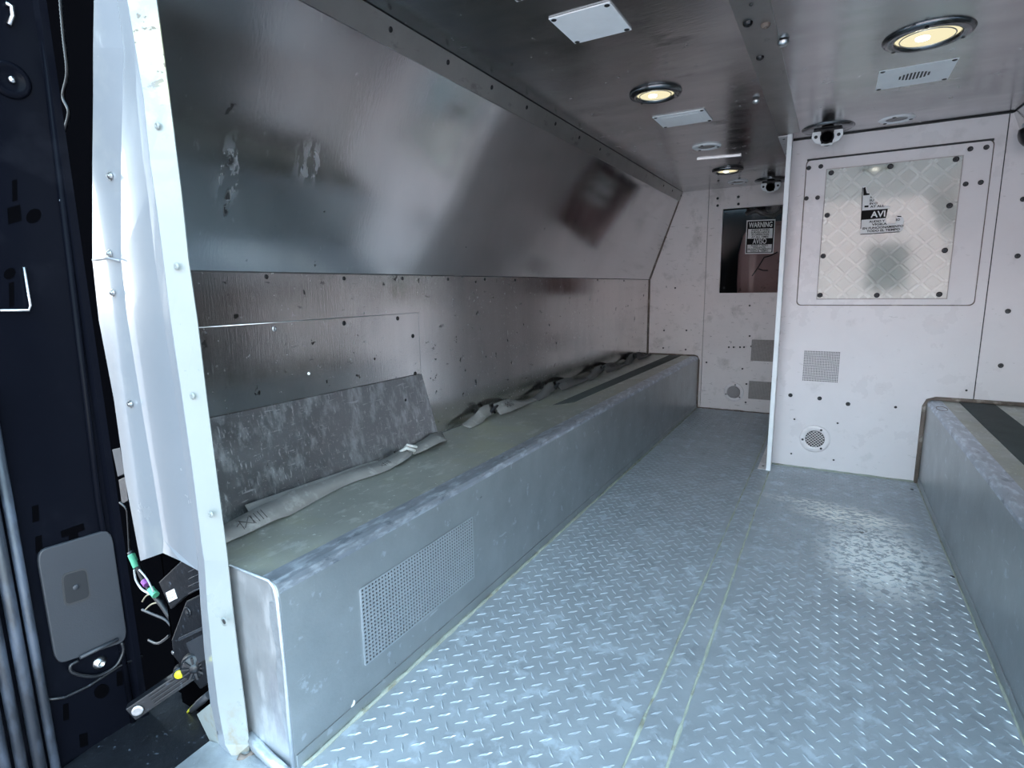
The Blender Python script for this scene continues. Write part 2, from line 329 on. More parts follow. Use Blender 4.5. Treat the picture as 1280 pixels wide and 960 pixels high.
# ------------------------------------------------------------------ floor
fl = root('floor', (0, 0, 0)); fl['kind'] = 'structure'
box((-.965, YF, -.06), (.90, YE+.05, -.004), 'floor_deck', M['void'], fl)
box((-.965, YF, -.004), (XS0, YE, 0), 'floor_plate', M['tread'], fl)
box((XS0+.002, YF, -.004), (XS1-.002, YE, .0015), 'floor_strip', M['tread'], fl)
box((XS1, YF, -.004), (XRW, YE, 0), 'floor_plate', M['tread'], fl)
lg = MB()
def lug(b, cx, cy, a, z0, L=.0155, w=.0036, h=.0022):
    u = Vector((math.cos(a), math.sin(a), 0)); v = Vector((-u.y, u.x, 0)); c = Vector((cx, cy, z0))
    k = [c-u*L, c-v*w, c+u*L, c+v*w]; t = Vector((0, 0, h))
    b.add([*k, c-u*L*.55+t, c+u*L*.55+t], [(0, 1, 5, 4), (1, 2, 5), (2, 3, 4, 5), (3, 0, 4)], False)
P_ = .044
for ix in range(-28, 20):
    for iy in range(10, 98):
        for kx in (0, 1):
            cx = (ix+.5*kx)*P_; cy = (iy+.5*kx)*P_
            if cy < YF+.02 or cy > YE-.02: continue
            if cx < XB+.02 or cx > XR-.015 or (cx > XD-.02 and cy > YP-.02): continue
            z0 = .0014 if XS0 < cx < XS1 else -.0001
            if abs(cx-XS0) < .014 or abs(cx-XS1) < .014: continue
            lug(lg, cx, cy, PI/4+PI/2*kx, z0)
lg.build('tread_lugs', M['lug'], fl, kind='stuff')
def bead(p0, p1, r, name, mt, parent, wob=.25, step=.03, flat=1.):
    p0, p1 = Vector(p0), Vector(p1); n = max(3, int((p1-p0).length/step)); pts = []; rr = []
    for i in range(n+1):
        q = p0.lerp(p1, i/n)+Vector((random.uniform(-1, 1), random.uniform(-1, 1), 0))*r*wob*.6; pts.append(q); rr.append(r*random.uniform(1-wob, 1+wob))
    return MB().tube(pts, rr, 6).build(name, mt, parent)
bead((XS0, YF+.02, -.001), (XS0, YE-.02, -.0014), .0042, 'weld_bead', M['seam_weld'], fl, .35)
bead((XS1, YF+.02, -.001), (XS1, YP-.14, -.0014), .0042, 'weld_bead', M['seam_weld'], fl, .35)
bead((XB+.006, YN, .001), (XB+.006, YE-.01, .000), .005, 'floor_sealant', M['caulk_green'], fl, .3)
bead((XR-.004, YF, .001), (XR-.004, YP-.01, .000), .0032, 'floor_sealant', M['caulk_green'], fl, .3)
for x, y in ((1208, 652), (1228, 708), (1190, 721), (1140, 612)):
    pin(fl, at(x, y, 'z', .0), NU, .007, 'rivet', 'dark_steel')

# ------------------------------------------------------------------ left wall
wl = root('wall_left', (0, 0, 0)); wl['kind'] = 'structure'
box((XW-.03, .62, 0), (XW, YE, ZF-.003), 'wall_panel', M['alu_wall'], wl)
box((XW-.034, .60, 0), (XW-.0, .619, ZF), 'gap_shade', M['void'], wl)  # black sheet added over the wall end to paint the gap's shade
box((XW-.036, .60, 0), (XW-.0305, 1.0, ZF), 'gap_shade', M['void'], wl)  # same painted shade along the back of the wall sheet
wl2 = root('wall_left', (0, 0, 0)); wl2['kind'] = 'structure'
MB().prism([(XW-.03, .60, ZF), (XW+.002, .60, ZF-.003), (XC+.004, .60, ZC+.01), (XC-.03, .60, ZC+.02)], (0, YE-.60, 0)).build('slope_panel', M['alu_slope'], wl2)
bead((XW+.001, .62, ZF-.0035), (XW+.001, YE, ZF-.0035), .0022, 'fold_seam', M['dark_hole'], wl, .1)
for x, y in ((333, 346), (430, 348), (503, 348), (560, 349), (606, 349), (644, 350), (747, 350), (780, 351)):
    pin(wl, at(x, y, 'x', XW), NX, .006, 'screw')
# second sheet riveted over the lower wall, and the loose scuffed sheet
sh = box((XW, .66, ZB+.01), (XW+.004, 1.468, .825), 'riveted_sheet', M['alu_wall'], wl)
MB().tube([(XW+.003, .66, .8255), (XW+.003, 1.469, .8235), (XW+.003, 1.469, .40)], .0016, 5).build('sheet_edge', M['steel'], wl)
for x, y in ((343, 411), (430, 404), (497, 398), (516, 420), (519, 467)):
    pin(sh, at(x, y, 'x', XW+.004), NX, .007, 'screw', 'steel' if x == 343 else 'dark_steel')
ls = MB(); t = Vector((.004, 0, .0012))
ls.prism([(-1.150, .64, ZB+.001), (-1.150, 1.49, ZB+.001), (XW+.006, 1.465, .617), (XW+.006, .66, .622)], t)
o = ls.build('leaning_sheet', M['alu_dull'], base=True); tag(o, 'scratched dull aluminium sheet leaning against the wall at the near end of the long bench', 'metal sheet')
for x, y in ((507, 500),): pin(o, at(x, y, 'x', -1.178), NX, .005, 'rivet')
# white scrape flake on wall and small dark marks are real chips
pin(wl, at(386, 467, 'x', XW+.005), NX, .004, 'paint_chip', 'chip')
# corner strip between slope and ceiling
tr = root('trim_1', (0, 0, 0)); tr['kind'] = 'structure'
sd = Vector((XC-XW, 0, ZC-ZF)).normalized(); sn = Vector((sd.z, 0, -sd.x))
e0 = Vector((XC+.002, 0, ZC-.001)); w_ = .062
b = MB(); pf = [e0, e0+sn*.004, e0+sn*.004-sd*w_, e0-sd*w_]
b.prism([p+Vector((0, .6, 0)) for p in pf], (0, YE-.61, 0)); strip = b.build('corner_strip', M['ceiling_strip'], tr)
for x, y in ((485, 33), (557, 75), (612, 107), (656, 133), (692, 154), (722, 171), (748, 186), (828, 231), (839, 238), (850, 243)):
    p = at(x, y, 'x', XC-.5*w_*sd.x)
    q = e0-sd*w_*.4+sn*.0041; pin(tr, (q.x, min(p.y, YE-.02), q.z), sn, .007, 'screw')

# ------------------------------------------------------------------ ceiling
ce = root('ceiling', (0, 0, 0)); ce['kind'] = 'structure'
box((-1.35, YF, ZC+.03), (.95, YE+1.5, ZC+.06), 'roof_skin', M['void'], ce)
box((XC-.02, YF, ZC), (XD-.03, YE, ZC+.012), 'ceiling_panel', M['alu_ceiling'], ce)
box((XD-.05, YF, ZC-.003), (XRC+.02, YP+.01, ZC+.010), 'ceiling_panel', M['alu_ceiling'], ce)
box((XD-.04, YP, ZC-.002), (XD, YE, ZC), 'ceiling_panel', M['alu_ceiling'], ce)
box((XD-.048, 1.2, ZC-.006), (XD+.035, 2.86, ZC-.0031), 'seam_strip', M['ceiling_strip'], ce)
for x, y, r, s_ in ((979, 52, .015, 'steel'), (945, 126, .012, 'steel'), (935, 28, .012, 'dark_steel'), (957, 30, .012, 'caulk_brown'), (950, 71, .011, 'dark_steel'), (939, 5, .005, 'dark_hole')):
    p = at(x, y, 'z', ZC-.006); pin(ce, p, ND, r, 'bolt', s_, .8)
for x, y in ((898, 226), (924, 223), (924, 204)):
    pin(ce, at(x, y, 'z', ZC), ND, .008, 'screw')

# ------------------------------------------------------------------ far wall with its window
wb = root('wall_back', (0, 0, 0)); wb['kind'] = 'structure'
d = (0, .02, 0)
MB().prism([(XW-.02, YE, -.01), (-.802, YE, -.01), (-.802, YE, ZC+.01), (XC-.02, YE, ZC+.01), (XW-.02, YE, ZF)], d).build('wall_panel', M['white_far'], wb)
x0, x1, z0, z1 = -.702, -.245, .842, 1.415
b = MB()
b.box((-.798, YE, -.01), (x0, YE+.02, ZC+.01)); b.box((x1, YE, -.01), (XD, YE+.02, ZC+.01)); b.box((x0, YE, -.01), (x1, YE+.02, z0)); b.box((x0, YE, z1), (x1, YE+.02, ZC+.01))
b.build('wall_panel', M['white_far'], wb)
for x, y in ((844, 360), (830, 413), (858, 413), (829, 435), (857, 437), (883, 453), (937, 382), (937, 420), (928, 461), (911, 434), (917, 434), (925, 434), (930, 434), (939, 433), (971, 422), (933, 480), (932, 503), (967, 481), (969, 429)):
    pin(wb, at(x, y, 'y', YE-.001), NB, .0065, 'screw')
wn = root('window_1', (0, 0, 0)); wn['kind'] = 'structure'
b = MB()
for a, c in (((-.766, .805), (x0, 1.50)), ((x1, .805), (-.222, 1.50)), ((x0, .805), (x1, z0)), ((x0, z1), (x1, 1.50))):
    b.box((a[0], YE-.005, a[1]), (c[0], YE, c[1]))
b.build('window_frame', M['white_far'], wn)
box((x0-.01, YE+.004, z0-.01), (x1+.01, YE+.008, z1+.01), 'pane', M['pane'], wn)
for x, y in ((897, 248), (897, 257), (923, 246), (923, 255), (908, 267), (905, 360)):
    pin(wn, at(x, y, 'y', YE-.006), NB, .009, 'screw', 'dark_steel')
# perforated plates and round vent in the far wall
def grid_plate(x0, x1, z0, z1, y, nx, nz, name, label, mt='grille_grey', bars='plate_white', group=None, bar=.45):
    r = root(name, ((x0+x1)/2, y, z0)); tag(r, label, 'vent', group)
    box((x0, y-.001, z0), (x1, y-.0002, z1), 'recess', M['dark_hole'] if mt is None else M[mt], r)
    b = MB(); dx = (x1-x0)/nx; dz = (z1-z0)/nz
    for i in range(nx+1): b.box((x0+i*dx-dx*bar/2, y-.0035, z0), (x0+i*dx+dx*bar/2, y-.001, z1))
    for i in range(nz+1): b.box((x0, y-.0030, z0+i*dz-dz*bar/2), (x1, y-.001, z0+i*dz+dz*bar/2))
    b.build('perforated_plate', M[bars], r, kind='stuff'); return r
grid_plate(-.468, -.314, .372, .518, YE, 22, 22, 'wall_vent', 'square perforated vent in far wall, upper of two beside the divider', 'dark_hole', 'grille_grey', bar=.6)
grid_plate(-.470, -.314, .10, .225, YE, 22, 18, 'wall_vent', 'square perforated vent in far wall, lower of two just above the floor', 'dark_hole', 'grille_grey', bar=.6)
grid_plate(-.100, .050, .436, .583, YP, 22, 20, 'wall_vent', 'square black perforated vent in the white panel below the patterned window', 'dark_hole', 'white', bar=.34)
def round_vent(c, R, r, y, label, screws):
    o = root('round_vent', (c[0], y, c[1]-R)); tag(o, label, 'vent')
    MB().lathe((c[0], y, c[1]), NB, [(R, 0), (R, .003), (R*.96, .005), (r*1.1, .006), (r*1.04, .004)], 40).build('rim', M['white'], o)
    MB().lathe((c[0], y, c[1]), NB, [(r*1.05, .0042), (0, .0042)], 32).build('recess', M['dark_hole'], o)
    b = MB(); n = 8; s = 2*r/n
    for i in range(n+1):
        q = -r+i*s; h = math.sqrt(max(r*r-q*q, 1e-6)); cc = Vector((c[0], y-.0055, c[1]))
        for sg in (1, -1):
            u = Vector((math.cos(.75), 0, sg*math.sin(.75))); v = Vector((-u.z, 0, u.x))
            b.obox(cc+v*q, u*h, v*s*.14, Vector((0, .0008, 0)))
    b.build('mesh_guard', M['white'], o, kind='stuff')
    for a in screws: pin(o, (c[0]+R*.8*math.cos(a), y-.005, c[1]+R*.8*math.sin(a)), NB, R*.085, 'screw')
    return o
p = at(917, 490, 'y', YE); round_vent((p.x, p.z), .068, .042, YE, 'small round white vent low in the far wall', (1.4, 3.5, 5.6))
p = at(1018.5, 548.5, 'y', YP); round_vent((p.x, p.z), .066, .040, YP, 'round white vent low in the near white panel above the floor', (1.1, 3.3, 5.3))

# ------------------------------------------------------------------ cab seen through the far window
box((-1.35, YE+1.55, -.06), (.9, YE+1.6, 1.6), 'wall_front', M['cab_dark'], kind='structure')
box((-1.40, YE+.02, -.06), (-1.36, YE+1.54, 1.6), 'wall_cab', M['cab_dark'], kind='structure')
box((.9, YE-1.2, -.06), (.95, YE+1.6, 1.6), 'wall_cab', M['cab_dark'], kind='structure')
box((-1.35, YE+.05, -.10), (.95, YE+1.54, -.062), 'floor_cab', M['cab_dark'], kind='structure')
st = root('driver_seat', (-.32, YE+.40, -.06)); tag(st, 'reddish brown creased seat back seen through the dark far window', 'seat')
b = MB(); prof = [(-.26, .0), (-.285, .35), (-.335, .90), (-.335, 1.12), (-.31, 1.25), (-.27, 1.32), (-.20, 1.345), (.20, 1.34), (.26, 1.26), (.28, .9), (.28, 0)]
b.prism([(-.30+x, YE+.30, z-.0) for x, z in prof], (0, .16, 0)); b.build('backrest', M['seat'], st, .03)
for (xa, za, xb, zb) in ((940, 345, 955, 322), (955, 322, 972, 315), (948, 336, 960, 338)):
    MB().tube([at(xa, za, 'y', YE+.298), at((xa+xb)/2, (za+zb)/2+1, 'y', YE+.297), at(xb, zb, 'y', YE+.298)], .004, 5).build('crease', M['thread'], st)
box((-.55, YE+.5, .02), (-.05, YE+1.0, .30), 'cushion', M['seat'], st, .04); box((-.5, YE+.42, -.06), (-.1, YE+.95, .02), 'seat_base', M['cab_dark'], st)
mir = root('overhead_console', (-.4, YE+.5, 1.45)); tag(mir, 'dark grey overhead trim with a round knob behind the top of the far window', 'console')
cv = [at(932, 268, 'y', YE+.5), at(945, 263, 'y', YE+.5), at(955, 268, 'y', YE+.5), at(967, 270, 'y', YE+.5), at(977, 263, 'y', YE+.5), at(990, 258, 'y', YE+.5)]
MB().tube(cv, .016, 8).build('rail', M['cab_grey'], mir)
q = at(966, 258, 'y', YE+.5); MB().lathe(q, NB, [(.05, 0), (.05, .02), (.035, .03), (.03, .02), (0, .02)], 20).build('knob', M['cab_grey'], mir)
q = at(950, 258, 'y', YE+.5); box(q-Vector((.06, 0, .02)), q+Vector((.04, .03, .02)), 'housing', M['cab_dark'], mir, .005)
box((-.62, YE+.52, 1.44), (-.02, YE+.60, 1.52), 'bracket', M['cab_dark'], mir)

# ------------------------------------------------------------------ warning notices
def line(parent, s, tl, tr_, bl, u0, u1, v, y, hgt, mt, name='lettering', bold=0):
    """text line in the parallelogram of a sticker; u across, v down"""
    def P(u, v): return tl+(tr_-tl)*u+(bl-tl)*v
    a, c = P(u0, v), P(u1, v); w = (c-a).length
    rz = -math.atan2((c-a).z, (c-a).x)
    return text(parent, s, ((a.x+c.x)/2, y, (a.z+c.z)/2), hgt, mt, name, width=w, bold=bold, rotz=rz)
ys = YE-.0065+.006
yy = YE+.002
tl, tr2, bl = at(933.5, 275.6, 'y', yy), at(969.3, 274, 'y', yy), at(931.2, 317.5, 'y', yy); br = tr2+bl-tl
nl = root('warning_notice', (bl+br)/2); tag(nl, 'black and white warning notice stuck on the dark far window', 'sticker')
def quad(u0, v0, u1, v1, y, th, name, mt, par, T=None):
    a, b_, c_ = T or (tl, tr2, bl)
    def P(u, v): q = a+(b_-a)*u+(c_-a)*v; return Vector((q.x, y, q.z))
    return MB().prism([P(u0, v0), P(u1, v0), P(u1, v1), P(u0, v1)], (0, th, 0)).build(name, M[mt], par)
quad(0, 0, 1, 1, yy, .0015, 'backing', 'sticker_white', nl)
quad(.03, .03, .97, .97, yy-.0002, .0004, 'border', 'sticker_black', nl)
quad(.07, .26, .93, .545, yy-.0004, .0004, 'field', 'sticker_white', nl)
quad(.07, .725, .93, .95, yy-.0004, .0004, 'field', 'sticker_white', nl)
y3 = yy-.0007
line(nl, 'WARNING', tl, tr2, bl, .09, .91, .15, y3, .048, 'sticker_white', bold=.0008)
line(nl, 'AVISO', tl, tr2, bl, .26, .74, .635, y3, .048, 'sticker_white', bold=.0008)
for k, (s_, a, c_) in enumerate((('AUDIO & VIDEO', .18, .82), ('SURVEILLANCE', .18, .82), ('IN OPERATION', .20, .80), ('AT ALL TIMES', .20, .80))):
    line(nl, s_, tl, tr2, bl, a, c_, .30+.067*k, y3, .017, 'sticker_black', bold=.0004)
for k, (s_, a, c_) in enumerate((('AUDIO Y VIDEO', .2, .80), ('VIGILANCIA', .27, .72), ('EN FUNCIONAMIENTO', .09, .91), ('TODO EL TIEMPO', .18, .82))):
    line(nl, s_, tl, tr2, bl, a, c_, .755+.055*k, y3, .015, 'sticker_black', bold=.0003)

# ------------------------------------------------------------------ divider and right partition
dv = root('wall_middle', (0, 0, 0)); dv['kind'] = 'structure'
box((XD-.012, 2.895, 0), (XD+.001, YE, ZC-.004), 'divider_panel', M['white'], dv)
box((XD-.014, 2.875, 0), (XD+.006, 2.895, ZC-.004), 'edge_strip', M['plate_white'], dv, .002)
box((XD-.052, 2.88, .0), (XD-.012, YE, .004), 'floor_flange', M['white_far'], dv)
box((XD-.052, 2.88, ZC-.010), (XD-.012, YE, ZC-.006), 'ceiling_flange', M['white'], dv)
for y in (2.93, 3.15, 3.5, 3.9):
    pin(dv, (XD-.032, y, .004), NU, .006, 'screw'); pin(dv, (XD-.032, y, ZC-.010), ND, .006, 'screw')
wr = root('wall_partition', (0, 0, 0)); wr['kind'] = 'structure'
box((XD+.001, YP, 0), (.553, YP+.03, ZC-.004), 'wall_panel', M['white'], wr)
box((.557, YP+.001, 0), (.90, YP+.03, ZC-.004), 'wall_panel', M['white'], wr)
box((.550, YP+.004, 0), (.560, YP+.028, ZC-.005), 'panel_gap', M['dark_hole'], wr)
bead((XD, YP-.001, ZC-.006), (XRC, YP-.001, ZC-.006), .004, 'top_gap', M['dark_hole'], wr, .1)
for x, y in ((988, 494), (1024.5, 498), (1060, 505), (1119.5, 509), (1251, 457), (1260, 389), (1272, 320), (1279, 249)):
    pin(wr, at(x, y, 'y', YP), NB, .010 if x < 1100 or x > 1200 else .006, 'screw')
for x, y in ((993, 524), (1047, 529), (989, 567), (1042, 575), (1208, 488)):
    pin(wr, at(x, y, 'y', YP), NB, .0045, 'screw')
# patterned window
w2 = root('window_2', (0, 0, 0)); w2['kind'] = 'structure'
a, b_, c, d_ = at(1010, 209, 'y', YP), at(1244, 171, 'y', YP), at(1215, 382, 'y', YP), at(993, 380, 'y', YP)
X0, X1, Z0, Z1 = -.145, .515, .80, 1.452
def rrect(x0, x1, z0, z1, y, r, n=5):
    pts = []
    for cx, cz, a0 in ((x1-r, z1-r, 0), (x0+r, z1-r, PI/2), (x0+r, z0+r, PI), (x1-r, z0+r, 1.5*PI)):
        for k in range(n+1):
            t_ = a0+PI/2*k/n; pts.append(Vector((cx+r*math.cos(t_), y, cz+r*math.sin(t_))))
    return pts
MB().prism(rrect(X0-.004, X1+.004, Z0-.004, Z1+.004, YP-.001, .02), (0, .001, 0)).build('frame_gap', M['caulk_brown'], w2)
MB().prism(rrect(X0, X1, Z0, Z1, YP-.007, .02), (0, .0065, 0)).build('window_frame', M['white'], w2, .0015)
box((X0, YP-.008, Z1-.002), (X1, YP-.0005, Z1+.006), 'top_gap', M['dark_hole'], w2)
PX0, PX1, PZ0, PZ1 = -.062, .420, .829, 1.402
box((PX0-.004, YP-.0085, PZ0-.004), (PX1+.004, YP-.0065, PZ1+.004), 'pane_gap', M['grille_grey'], w2)
box((PX0, YP-.0105, PZ0), (PX1, YP-.008, PZ1), 'backing_board', M['mesh_white'], w2)
ps = .0815
def clip(p, q):
    # clip a segment to the pane rectangle (x, z)
    t0, t1 = 0., 1.; dx, dz = q[0]-p[0], q[1]-p[1]
    for pp, qq in ((-dx, p[0]-PX0-.004), (dx, PX1-.004-p[0]), (-dz, p[1]-PZ0-.004), (dz, PZ1-.004-p[1])):
        if abs(pp) < 1e-9:
            if qq < 0: return None
            continue
        r = qq/pp
        if pp < 0: t0 = max(t0, r)
        else: t1 = min(t1, r)
    if t0 >= t1: return None
    return (p[0]+dx*t0, p[1]+dz*t0), (p[0]+dx*t1, p[1]+dz*t1)
for sg in (1, -1):
    for k in range(-10, 16):
        xx = PX0+.02+k*ps
        s_ = clip((xx-1, 1.1-sg*1), (xx+1, 1.1+sg*1))
        if not s_: continue
        (xa, za), (xb, zb) = s_; L_ = math.hypot(xb-xa, zb-za)
        if L_ < .02: continue
        u = Vector((xb-xa, 0, zb-za))/L_; v = Vector((-u.z, 0, u.x))
        m_ = Vector(((xa+xb)/2, YP-.0108, (za+zb)/2)); bb = MB()
        hw = .0075
        pr = [m_-u*L_/2+v*hw, m_-u*L_/2+v*hw*.5+Vector((0, -.0022, 0)), m_-u*L_/2-v*hw*.5+Vector((0, -.0022, 0)), m_-u*L_/2-v*hw]
        bb.prism(pr, u*L_); bb.build('lattice_bar', M['mesh_bar'], w2)
box((PX0, YP-.0170, PZ0), (PX1, YP-.0150, PZ1), 'pane', M['plexi'], w2)
for x, y in ((1039, 216), (1113, 208), (1195, 199), (1034, 269), (1187, 257), (1029, 320), (1181, 313), (1025, 369), (1096, 369), (1174, 368)):
    pin(w2, at(x, y, 'y', YP-.017), NB, .0115, 'screw', 'dark_steel', .4)
for x, y in ((1011, 210), (1026, 208), (1008, 248), (1022, 247), (1213, 186), (1233, 184), (1207, 230), (1226, 228)):
    pin(w2, at(x, y, 'y', YP-.008), NB, .010, 'screw', 'dark_steel', .4)
# torn notice
yt = YP-.0175
def tp(zx, zy, y=yt): return at(1060+zx/12.8, 225+zy/12.8, 'y', y)
tn = root('torn_notice', tp(500, 870)); tag(tn, 'torn black and white warning notice on the diamond patterned window', 'sticker')
MB().prism([tp(*q) for q in ((240, 110), (285, 100), (320, 190), (350, 235), (385, 290), (425, 345), (470, 400), (700, 425), (635, 460), (600, 610), (610, 690), (760, 700), (790, 560), (860, 570), (900, 640), (880, 700), (890, 790), (820, 835), (190, 880), (205, 640))], (0, .0004, 0)).build('paper', M['sticker_white'], tn)
MB().prism([tp(*q, yt-.0002) for q in ((245, 125), (280, 110), (298, 210), (345, 215), (345, 238), (245, 250))], (0, .0003, 0)).build('black_bar', M['sticker_black'], tn)
MB().prism([tp(*q, yt-.0002) for q in ((225, 490), (640, 458), (605, 608), (215, 640))], (0, .0003, 0)).build('black_bar', M['sticker_black'], tn)
MB().prism([tp(*q, yt-.0002) for q in ((785, 570), (860, 575), (850, 590), (790, 590))], (0, .0003, 0)).build('black_bar', M['sticker_black'], tn)
MB().prism([tp(*q, yt-.0002) for q in ((230, 120), (242, 120), (210, 780), (198, 780))], (0, .0003, 0)).build('border', M['sticker_black'], tn)
MB().prism([tp(*q, yt-.0002) for q in ((195, 865), (825, 822), (825, 834), (195, 877))], (0, .0003, 0)).build('border', M['sticker_black'], tn)
def tline(s_, xa, ya, xb, yb, h, mt, bold=.0):
    A, B = tp(xa, ya, yt-.0006), tp(xb, yb, yt-.0006); w = (B-A).length
    text(tn, s_, (A+B)/2, h, mt, width=w, bold=bold, rotz=-math.atan2((B-A).z, (B-A).x))
tline('AVI', 370, 560, 605, 540, .036, 'sticker_white', .0008)
for s_, xa, ya, xb, yb in (('A', 350, 280, 385, 276), ('SU', 345, 330, 415, 324), ('IN O', 345, 380, 470, 372), ('AT ALL', 355, 430, 585, 412), ('AUDIO Y', 335, 670, 590, 655), ('VIGILA', 380, 716, 625, 700), ('EO', 765, 640, 830, 636), ('EN FUNCIONAMIENTO', 232, 780, 885, 735), ('TODO EL TIEMPO', 300, 822, 830, 788)):
    tline(s_, xa, ya, xb, yb, .0125, 'sticker_black', .0004)
box(tp(262, 440, yt-.0006), tp(330, 405, yt-.0003), 'camera_symbol', M['sticker_black'], tn)

# ------------------------------------------------------------------ right wall (mostly outside the frame)
rw = root('wall_right', (0, 0, 0)); rw['kind'] = 'structure'
box((XRW, YF+.07, 0), (XRW+.03, YP, ZF), 'wall_panel', M['alu_wall'], rw)
rw2 = root('wall_right', (0, 0, 0)); rw2['kind'] = 'structure'
MB().prism([(XRW, YF+.07, ZF), (XRW+.03, YF+.07, ZF), (XRC+.03, YF+.07, ZC+.01), (XRC-.002, YF+.07, ZC)], (0, YP-YF-.07, 0)).build('slope_panel', M['alu_slope'], rw2)
q = at(1276, 137, 'y', YP-.1); 
pk = root('corner_bracket', q); tag(pk, 'dark round fitting in the top right corner beside the white panel', 'fitting')
MB().lathe((.60, YP-.08, 1.44), Vector((-.94, 0, -.34)), [(.035, 0), (.033, .018), (.02, .024), (0, .024)], 20).build('housing', M['dark_steel'], pk)
MB().lathe((.60, YP-.08, 1.44), Vector((-.94, 0, -.34)), [(.05, -.004), (.05, .003), (.036, .004)], 20).build('flange', M['alu_dull'], pk)
# outer skin of the body keeps daylight out except through the open rear
bs = root('trim_2', (0, 0, 0)); bs['kind'] = 'structure'
box((-1.36, YN+.25, -.06), (-1.30, YE+1.6, ZC+.05), 'side_skin', M['black_paint'], bs)
box((.90, YF, -.06), (.95, YE+.1, ZC+.05), 'side_skin', M['black_paint'], bs)

# ------------------------------------------------------------------ benches
def bench(name, sgn, xf, xw, y0, y1, label):
    """sgn +1: front face looks to +x"""
    r = root(name, ((xf+xw)/2, (y0+y1)/2, 0)); tag(r, label, 'bench', 'metal benches along the van walls')
    s = sgn; hz = ZB
    # front face
    box((xf, y0, .0), (xf-s*.004, y1, hz-.020), 'front_panel', M['bench_side'], r)
    b = MB(); pf = [(xf, hz-.020), (xf-s*.002, hz-.011), (xf-s*.007, hz-.004), (xf-s*.016, hz), (xf-s*.050, hz+.0005), (xf-s*.050, hz-.004), (xf-s*.018, hz-.005), (xf-s*.006, hz-.020)]
    b.prism([(x, y0, z) for x, z in pf], (0, y1-y0, 0)); b.build('rolled_edge', M['bench_rim'], r)
    box((xf-s*.050, y0, hz-.004), (xw, y1, hz), 'top_panel', M['bench_top'], r)
    box((xf+s*.0, y0+.001, 0), (xf+s*.0025, y1, .030), 'kick_strip', M['bench_side'], r, .001)
    if y0 > 0:
        pe = [(xf, 0), (xf, hz-.020), (xf-s*.002, hz-.011), (xf-s*.007, hz-.004), (xf-s*.016, hz), (xf-.16, hz), (xf-.16, 0)]
        MB().prism([(x, y0-.003, z) for x, z in pe], (0, .003, 0)).build('end_panel', M['bench_end'], r)
        box((xw, y0-.003, 0), (xf-.161, y0, hz-.001), 'end_shade', M['void'], r)  # black panel added as painted shade beside the pillar
    return r
bl_ = bench('metal_bench', 1, XB, XW+.006, YN-.012, YE, 'long scuffed metal bench with grille on the left under the dented wall')
br_ = bench('metal_bench', -1, XR, XRW-.003, YF+.05, YP, 'metal bench at the right edge ending at the white panel')
# end weld of the left bench
b = MB(); ye = YN-.016
b.tube([(XB-.003, ye, .0), (XB-.004, ye, .12), (XB-.002, ye, .22), (XB-.004, ye, .355), (XB-.010, ye, .377), (XB-.022, ye, .386), (XB-.09, ye, .387), (XB-.18, ye, .388)], [.0045, .005, .004, .005, .004, .0035, .003, .003], 8)
b.build('end_weld', M['weld'], bl_)
MB().prism([(XB-.008, ye-.001, .35), (XB-.026, ye-.001, .345), (XB-.030, ye-.001, .31), (XB-.020, ye-.001, .25), (XB-.026, ye-.001, .2), (XB-.020, ye-.001, .1), (XB-.008, ye-.001, .02)], (0, .002, 0)).build('weld_smear', M['weld'], bl_)
MB().tube([(XB-.005, ye-.012, .006), (XB-.05, ye-.012, .010), (XB-.10, ye-.008, .018), (XB-.125, ye-.004, .03)], [.008, .011, .012, .008], 8).build('foot_weld', M['weld'], bl_)
# grille punched in the left bench
gy0, gy1, gz0, gz1 = .777, 1.201, .100, .277; xg = XB+.0006
box((XB-.0002, gy0, gz0), (xg, gy1, gz1), 'grille_backing', M['dark_hole'], bl_)  # dark plate on the face, painted shade behind the grille holes
b = MB(); nx, nz = 42, 20; dy = (gy1-gy0)/nx; dz = (gz1-gz0)/nz
for i in range(nx+1): b.obox((XB+.0016, gy0+i*dy, (gz0+gz1)/2), (.0012, 0, 0), (0, dy*.19, 0), (0, 0, (gz1-gz0)/2))
for i in range(nz+1): b.obox((XB+.0020, (gy0+gy1)/2, gz0+i*dz), (.0012, 0, 0), (0, (gy1-gy0)/2, 0), (0, 0, dz*.19))
b.build('perforated_grille', M['grille_metal'], bl_, kind='stuff')
# anti slip tapes
MB().prism([(-1.035, YE-.01, ZB), (-.945, YE-.01, ZB), (-.985, 2.28, ZB), (-1.045, 2.18, ZB)], (0, 0, .0015)).build('anti_slip_tape', M['tape'], bl_)
MB().prism([(.505, YP-.004, ZB), (.625, YP-.004, ZB), (.620, 1.0, ZB), (.500, 1.0, ZB)], (0, 0, .0015)).build('anti_slip_tape', M['tape'], br_)
MB().tube([(XR+.026+.018*math.cos(k*PI/12), YP-.20+.045*math.sin(k*PI/12), ZB+.0008) for k in range(25)], .0012, 5).build('rim_scratch', M['caulk_brown'], br_)
